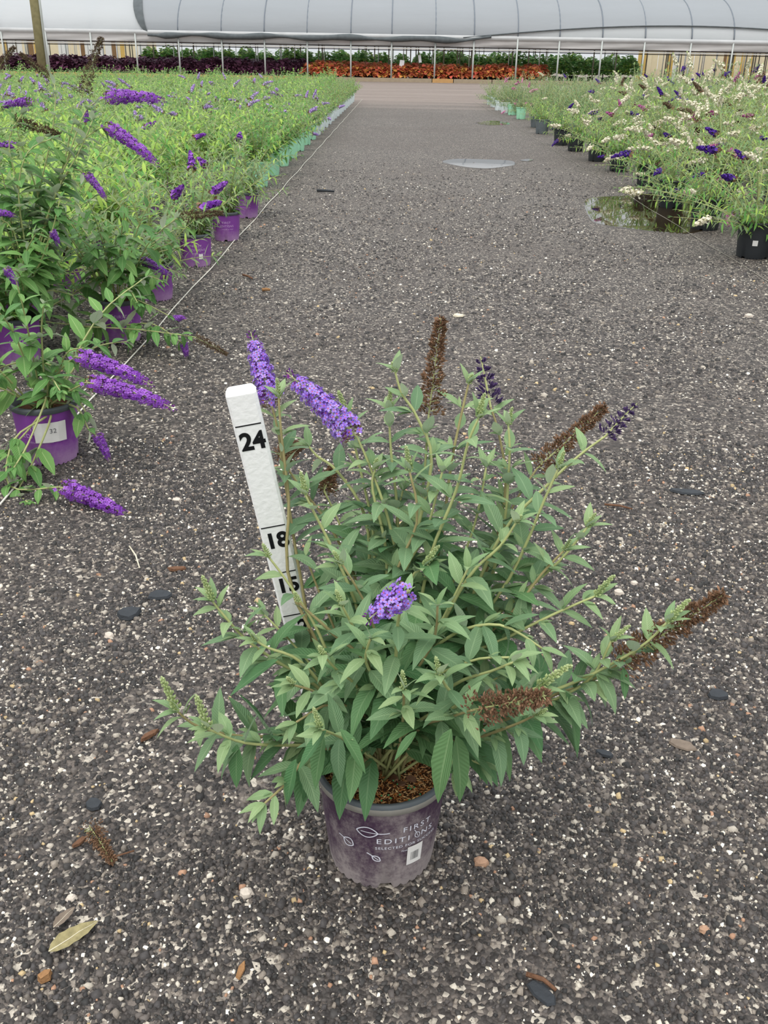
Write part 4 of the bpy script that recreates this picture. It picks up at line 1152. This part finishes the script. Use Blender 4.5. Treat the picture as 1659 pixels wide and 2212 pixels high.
# ---- three near bushes at the left, dark purple flowers
def near_bush(gx, gy, label, stems, extra, seed, leaf=.085, letters=-1.2, card=False, node=.06):
    p = gnd(gx, gy); p.y += .072
    e = tag(empty('potted_butterfly_bush', (p.x, p.y, 0)), label, 'shrub')
    pm, rm, sm = POTS['purple']; ob('pot', pm, e); ob('rim', rm, e); ob('soil', sm, e)
    letters3(e, letters)
    if card:
        c = sticker(e, -1.12, .08, .056, .098, Wrap(.072, .085, .165, .0025), 'card', 'card')
        V, F = text_mesh('32', .018, 0, 1, 1.0); mb = MB(); mb.add(Wrap(.072, .085, .165, .0042)(V[:, 0] + .006, V[:, 1] + .102, -1.12), F); ob('handwriting', mb.mesh('handwriting', [M['greyink']], False), c)
    d = Detail(e, (p.x, p.y, 0), M['near_leaf'], random.Random(seed), 1.35, None, (lambda p, m, t, r_: any(48 < px(q)[0] < 158 and 885 < px(q)[1] < 958 for q in (p, m, t))) if card else None); r_ = random.Random(seed + 1)
    for path, Yt, kind, tip, dY in stems:
        a = r_.uniform(0, 6.28); base = Vector((p.x + .02 * math.cos(a), p.y + .02 * math.sin(a), .14)); pts = [base]
        for k, q in enumerate(path):
            f = (k + 1) / len(path); pts.append(aty(q[0], q[1], p.y + Yt * f))
        st, Q = d.stem(pts, .0035, .0017, M['stem'], leaf, node, .2, kind is None, .15, None, .05, .3)
        if kind: d.spike(st, pts[-1], aty(tip[0], tip[1], p.y + Yt + dY), FS[kind], FL[kind])
    for k in range(extra):
        a = r_.uniform(0, 6.28); q = r_.uniform(.12, .36); z = r_.uniform(.2, .55)
        base = Vector((p.x + .02 * math.cos(a), p.y + .02 * math.sin(a), .14)); tip = Vector((p.x + q * math.cos(a), p.y + q * math.sin(a), z))
        d.stem([base, base.lerp(tip, .5) + Vector((0, 0, .06)), tip], .003, .0014, M['stem'], leaf * .95, node, .25, True, .15, None, .05, .3)
    d.finish(150)
near_bush(92, 1008, 'butterfly bush in purple pot with white handwritten card', [
    ([(90, 860), (130, 800), (163, 770)], -.05, 'purple', (325, 800), -.1),
    ([(100, 880), (150, 845), (187, 826)], -.12, 'purple', (372, 850), -.1),
    ([(100, 900), (30, 950), (20, 1050), (128, 1052)], -.3, 'purple', (286, 1092), -.05),
    ([(110, 870), (165, 880), (190, 925), (206, 938)], -.08, 'purple', (246, 985), -.02),
    ([(110, 860), (60, 930), (0, 990), (-40, 1020)], -.2, None, None, 0),
    ([(110, 880), (120, 800), (60, 780), (-20, 800)], .0, None, None, 0),
    ([(100, 860), (60, 960), (30, 1010)], -.25, None, None, 0),
    ([(100, 860), (130, 830), (160, 850), (185, 890)], -.1, None, None, 0),
    ([(110, 900), (70, 1000), (40, 1060), (60, 1085)], -.3, None, None, 0),
], 10, 40, .08, -1.55, True, .055)
near_bush(252, 745, 'second purple pot bush with arm reaching over the white string', [
    ([(240, 700), (180, 705), (300, 712), (420, 728)], -.3, 'deadgrey', (492, 762), -.02),
    ([(250, 700), (330, 700), (395, 742)], -.25, 'purple', (410, 765), -.02),
    ([(240, 680), (180, 640), (120, 560)], -.1, None, None, 0),
    ([(240, 690), (290, 660), (330, 600), (300, 560)], .0, 'purple', (370, 580), -.05),
    ([(230, 680), (150, 700), (60, 690), (20, 710)], -.3, 'purple', (40, 735), .0),
    ([(240, 690), (270, 640), (380, 690)], -.15, 'purple', (392, 676), 0),
], 24, 50, .09, -1.2)
near_bush(28, 792, 'tallest bush among the purple pots, long dark purple and brown spikes', [
    ([(60, 640), (80, 520), (130, 380), (160, 260), (178, 205)], .15, 'deadbig', (214, 78), .0),
    ([(60, 640), (100, 480), (150, 330), (185, 240), (225, 212)], .12, 'purple', (350, 190), -.05),
    ([(60, 640), (90, 500), (150, 340), (195, 290), (228, 272)], .1, 'purple', (346, 332), -.1),
    ([(50, 640), (70, 480), (110, 300), (120, 200), (110, 170)], .2, 'deadgrey', (45, 112), .0),
    ([(50, 620), (40, 420), (20, 300), (70, 220)], .1, 'purple', (0, 215), 0),
    ([(40, 640), (20, 450), (-10, 300), (-5, 150)], .1, 'deadgrey', (28, 98), 0),
    ([(60, 620), (110, 450), (150, 370), (185, 375)], .05, 'purple', (236, 420), -.03),
    ([(50, 640), (30, 500), (-30, 460)], -.05, 'purple', (30, 450), 0),
    ([(50, 640), (90, 560), (110, 500)], -.15, 'purple', (136, 520), 0),
    ([(50, 640), (40, 590), (10, 580)], -.3, 'purple', (48, 612), 0),
    ([(60, 600), (120, 420), (170, 330), (200, 260)], .05, None, None, 0),
    ([(60, 600), (40, 420), (60, 330), (110, 300)], .0, None, None, 0),
    ([(50, 600), (0, 450), (0, 350)], .0, None, None, 0),
    ([(50, 640), (100, 540), (130, 430)], -.05, None, None, 0),
    ([(150, 640), (330, 510), (380, 470)], .8, 'deadgrey', (480, 455), 0),
    ([(60, 640), (90, 470), (30, 262)], .1, 'deadgrey', (130, 285), 0),
], 22, 60, .105, -1.0)

# ================================================================= LITTER ON THE GRAVEL
def chip(x, y, L, W, ang, mat, label, name='bark_chip', cat='bark chip', T=.005, pts=7, seed=0):
    p = gnd(x, y); r_ = random.Random(seed + int(x)); mb = MB()
    o = [(L / 2 * math.cos(t) * r_.uniform(.8, 1.1), W / 2 * math.sin(t) * r_.uniform(.75, 1.15)) for t in np.linspace(0, 2 * math.pi, pts + 1)[:-1]]
    V = [(a, b, 0) for a, b in o] + [(a * .88, b * .85, T * r_.uniform(.7, 1.2)) for a, b in o]
    mb.add(V, [tuple(range(pts - 1, -1, -1)), tuple(range(pts, 2 * pts))] + [(i, (i + 1) % pts, pts + (i + 1) % pts, pts + i) for i in range(pts)])
    e = ob(name, mb.mesh(name, [M[mat]], False)); e.location = (p.x, p.y, .003); e.rotation_euler.z = ang
    return tag(e, label, cat)
def twig(a, b, r, mat, label):
    p, q = gnd(*a), gnd(*b); p.z = q.z = .004 + r; m = p.lerp(q, .5) + Vector((.003, .002, .002)); mb = MB(); mb.tube([p, m, q], [r, r * .9, r * .7], 6)
    return tag(ob('twig', mb.mesh('twig', [M[mat]])), label, 'twig')
def groundleaf(a, b, mat, label, W=.3, curl=.06):
    p, q = gnd(*a), gnd(*b); v, f, uv = leaf_geo(W, curl, .25, 10, 2, .12, .05); d = q - p
    e = empty('fallen_leaf', (p.x, p.y, .012)); m = basis(Vector((d.x, d.y, 0)), .15); L = d.length
    mb = MB(); mb.add(v @ (np.array(m) * L).T, f, 0, uv); ob('blade', mb.mesh('blade', [M[mat]]), e)
    mb = MB(); mb.tube([Vector(v[i * 5 + 2]) for i in range(0, 11, 2)], [.012, .011, .01, .008, .006, .003], 5)
    o = ob('midrib', mb.mesh('midrib', [M['paleleaf']]), e); mm = m.to_4x4() * L; mm[3][3] = 1; mm[2][3] = .0; o.matrix_basis = mm
    return tag(e, label, 'leaf')
groundleaf((108, 2070), (216, 1998), 'dryleaf', 'mottled olive yellow fallen leaf lying on the gravel', .34)
groundleaf((118, 2018), (165, 1970), 'greyleaf', 'small grey brown fallen leaf beside the mottled one', .36)
e = tag(empty('fallen_flower_spike', gnd(195, 1795)), 'brown withered flower spike fallen on the gravel', 'flower spike'); e.location.z = .01
o = ob('withered_florets', FS['dead2'], e); d = gnd(240, 1865) - gnd(195, 1795); o.matrix_basis = basis(Vector((d.x, d.y, 0))).to_4x4() @ Matrix.Diagonal((.75, d.length / .1 * 1.1, .6, 1))
mb = MB(); mb.tube([Vector((d.x, d.y, 0)), Vector((d.x + .03, d.y + .012, .002))], .0013, 5); ob('stalk', mb.mesh('stalk', [M['chip']]), e)
chip(172, 1824, .026, .009, .9, 'chip', 'brown bark sliver beside the withered flower spike', T=.004)
chip(99, 2117, .02, .013, .8, 'chip_tan', 'blocky tan bark chip below the mottled leaf', T=.01, pts=5)
chip(520, 2102, .028, .01, 1.35, 'chip_tan', 'pointed reddish bark sliver before the plum pot', T=.003, pts=5)
chip(1170, 2150, .05, .022, -.8, 'slate', 'dark grey flat scrap beside the short brown twig', 'dark_scrap', 'scrap', .003)
twig((1136, 2113), (1200, 2148), .0032, 'chip', 'short brown twig beside the dark grey scrap')
chip(202, 1742, .026, .028, .3, 'slate', 'rounded dark scrap above the withered flower spike', 'dark_scrap', 'scrap', .004)
chip(278, 1330, .05, .05, .5, 'slate', 'crumpled dark scrap near the measuring stick', 'dark_scrap', 'scrap', .008)
chip(345, 1290, .055, .04, .2, 'slate', 'wide dark scrap beside the crumpled one', 'dark_scrap', 'scrap', .005)
chip(382, 1233, .05, .014, .2, 'chip', 'long brown bark chip near the measuring stick', T=.006)
chip(322, 1594, .04, .012, .9, 'chip', 'reddish brown bark sliver under the drooping branch tips', T=.005)
chip(1550, 1505, .04, .03, .2, 'slate', 'small dark scrap by the long brown spike', 'dark_scrap', 'scrap', .005)
chip(1305, 1632, .035, .016, -.4, 'slate', 'dark sliver below the hanging leaf', 'dark_scrap', 'scrap', .004)
chip(1470, 1612, .05, .03, -.5, 'greyleaf', 'flat grey brown scrap near the hanging leaf', 'dark_scrap', 'scrap', .003)
chip(1480, 1065, .09, .03, -.2, 'slate', 'long dark flat scrap out in the open aisle', 'dark_scrap', 'scrap', .005)
twig((1305, 1095), (1365, 1105), .003, 'chip', 'thin brown twig near the long dark scrap')
twig((280, 1185), (302, 1232), .002, 'paleleaf', 'pale thin straw on gravel near the measuring stick')
twig((525, 598), (545, 606), .006, 'chip', 'brown stick near the purple pots row'); twig((566, 632), (584, 632), .009, 'chip_tan', 'stubby tan stick near the white string')
twig((685, 416), (722, 418), .012, 'slate', 'black straight stick lying beside the mint pots')
chip(990, 684, .05, .04, .1, 'paleleaf', 'pale curled scrap behind the tall brown spike', 'pale_scrap', 'scrap', .008)
def rock(x, y, s, mat, label):
    p = gnd(x, y); mb = MB(); r_ = random.Random(int(x * 7)); V = []
    for lat in (-.2, .5, 1.0):
        for k in range(7):
            a = k * .9; q = math.cos(lat * 1.2) * r_.uniform(.8, 1.15); V.append((s * q * math.cos(a), s * q * math.sin(a) * .8, s * .7 * math.sin(max(-.3, lat) * 1.2)))
    mb.add(V, [(i * 7 + j, i * 7 + (j + 1) % 7, i * 7 + 7 + (j + 1) % 7, i * 7 + 7 + j) for i in range(2) for j in range(7)] + [tuple(range(14, 21))])
    e = ob('pebble', mb.mesh('pebble', [M[mat]], False)); e.location = (p.x, p.y, .002); return tag(e, label, 'stone')
rock(382, 1083, .012, 'rock', 'pinkish white stone below the lowest purple spike')
rock(236, 1375, .011, 'rock', 'round white stone by the two dark scraps')
rock(1336, 1282, .012, 'rock', 'pale round stone near the long brown spike')
rock(1370, 1262, .009, 'rock', 'small white stone pair beside the pale round stone')
rock(1617, 685, .02, 'rock', 'white stone alone on gravel near the black pots')
rock(1038, 1865, .011, 'pinkrock', 'pink brown stone beside the plum pot')
rock(155, 1942, .008, 'rock', 'bright white pebble above the mottled leaf')
rock(532, 1932, .011, 'rock', 'long white pebble near the plum pot')
rock(1520, 2010, .008, 'pinkrock', 'orange tan pebble alone on the gravel')
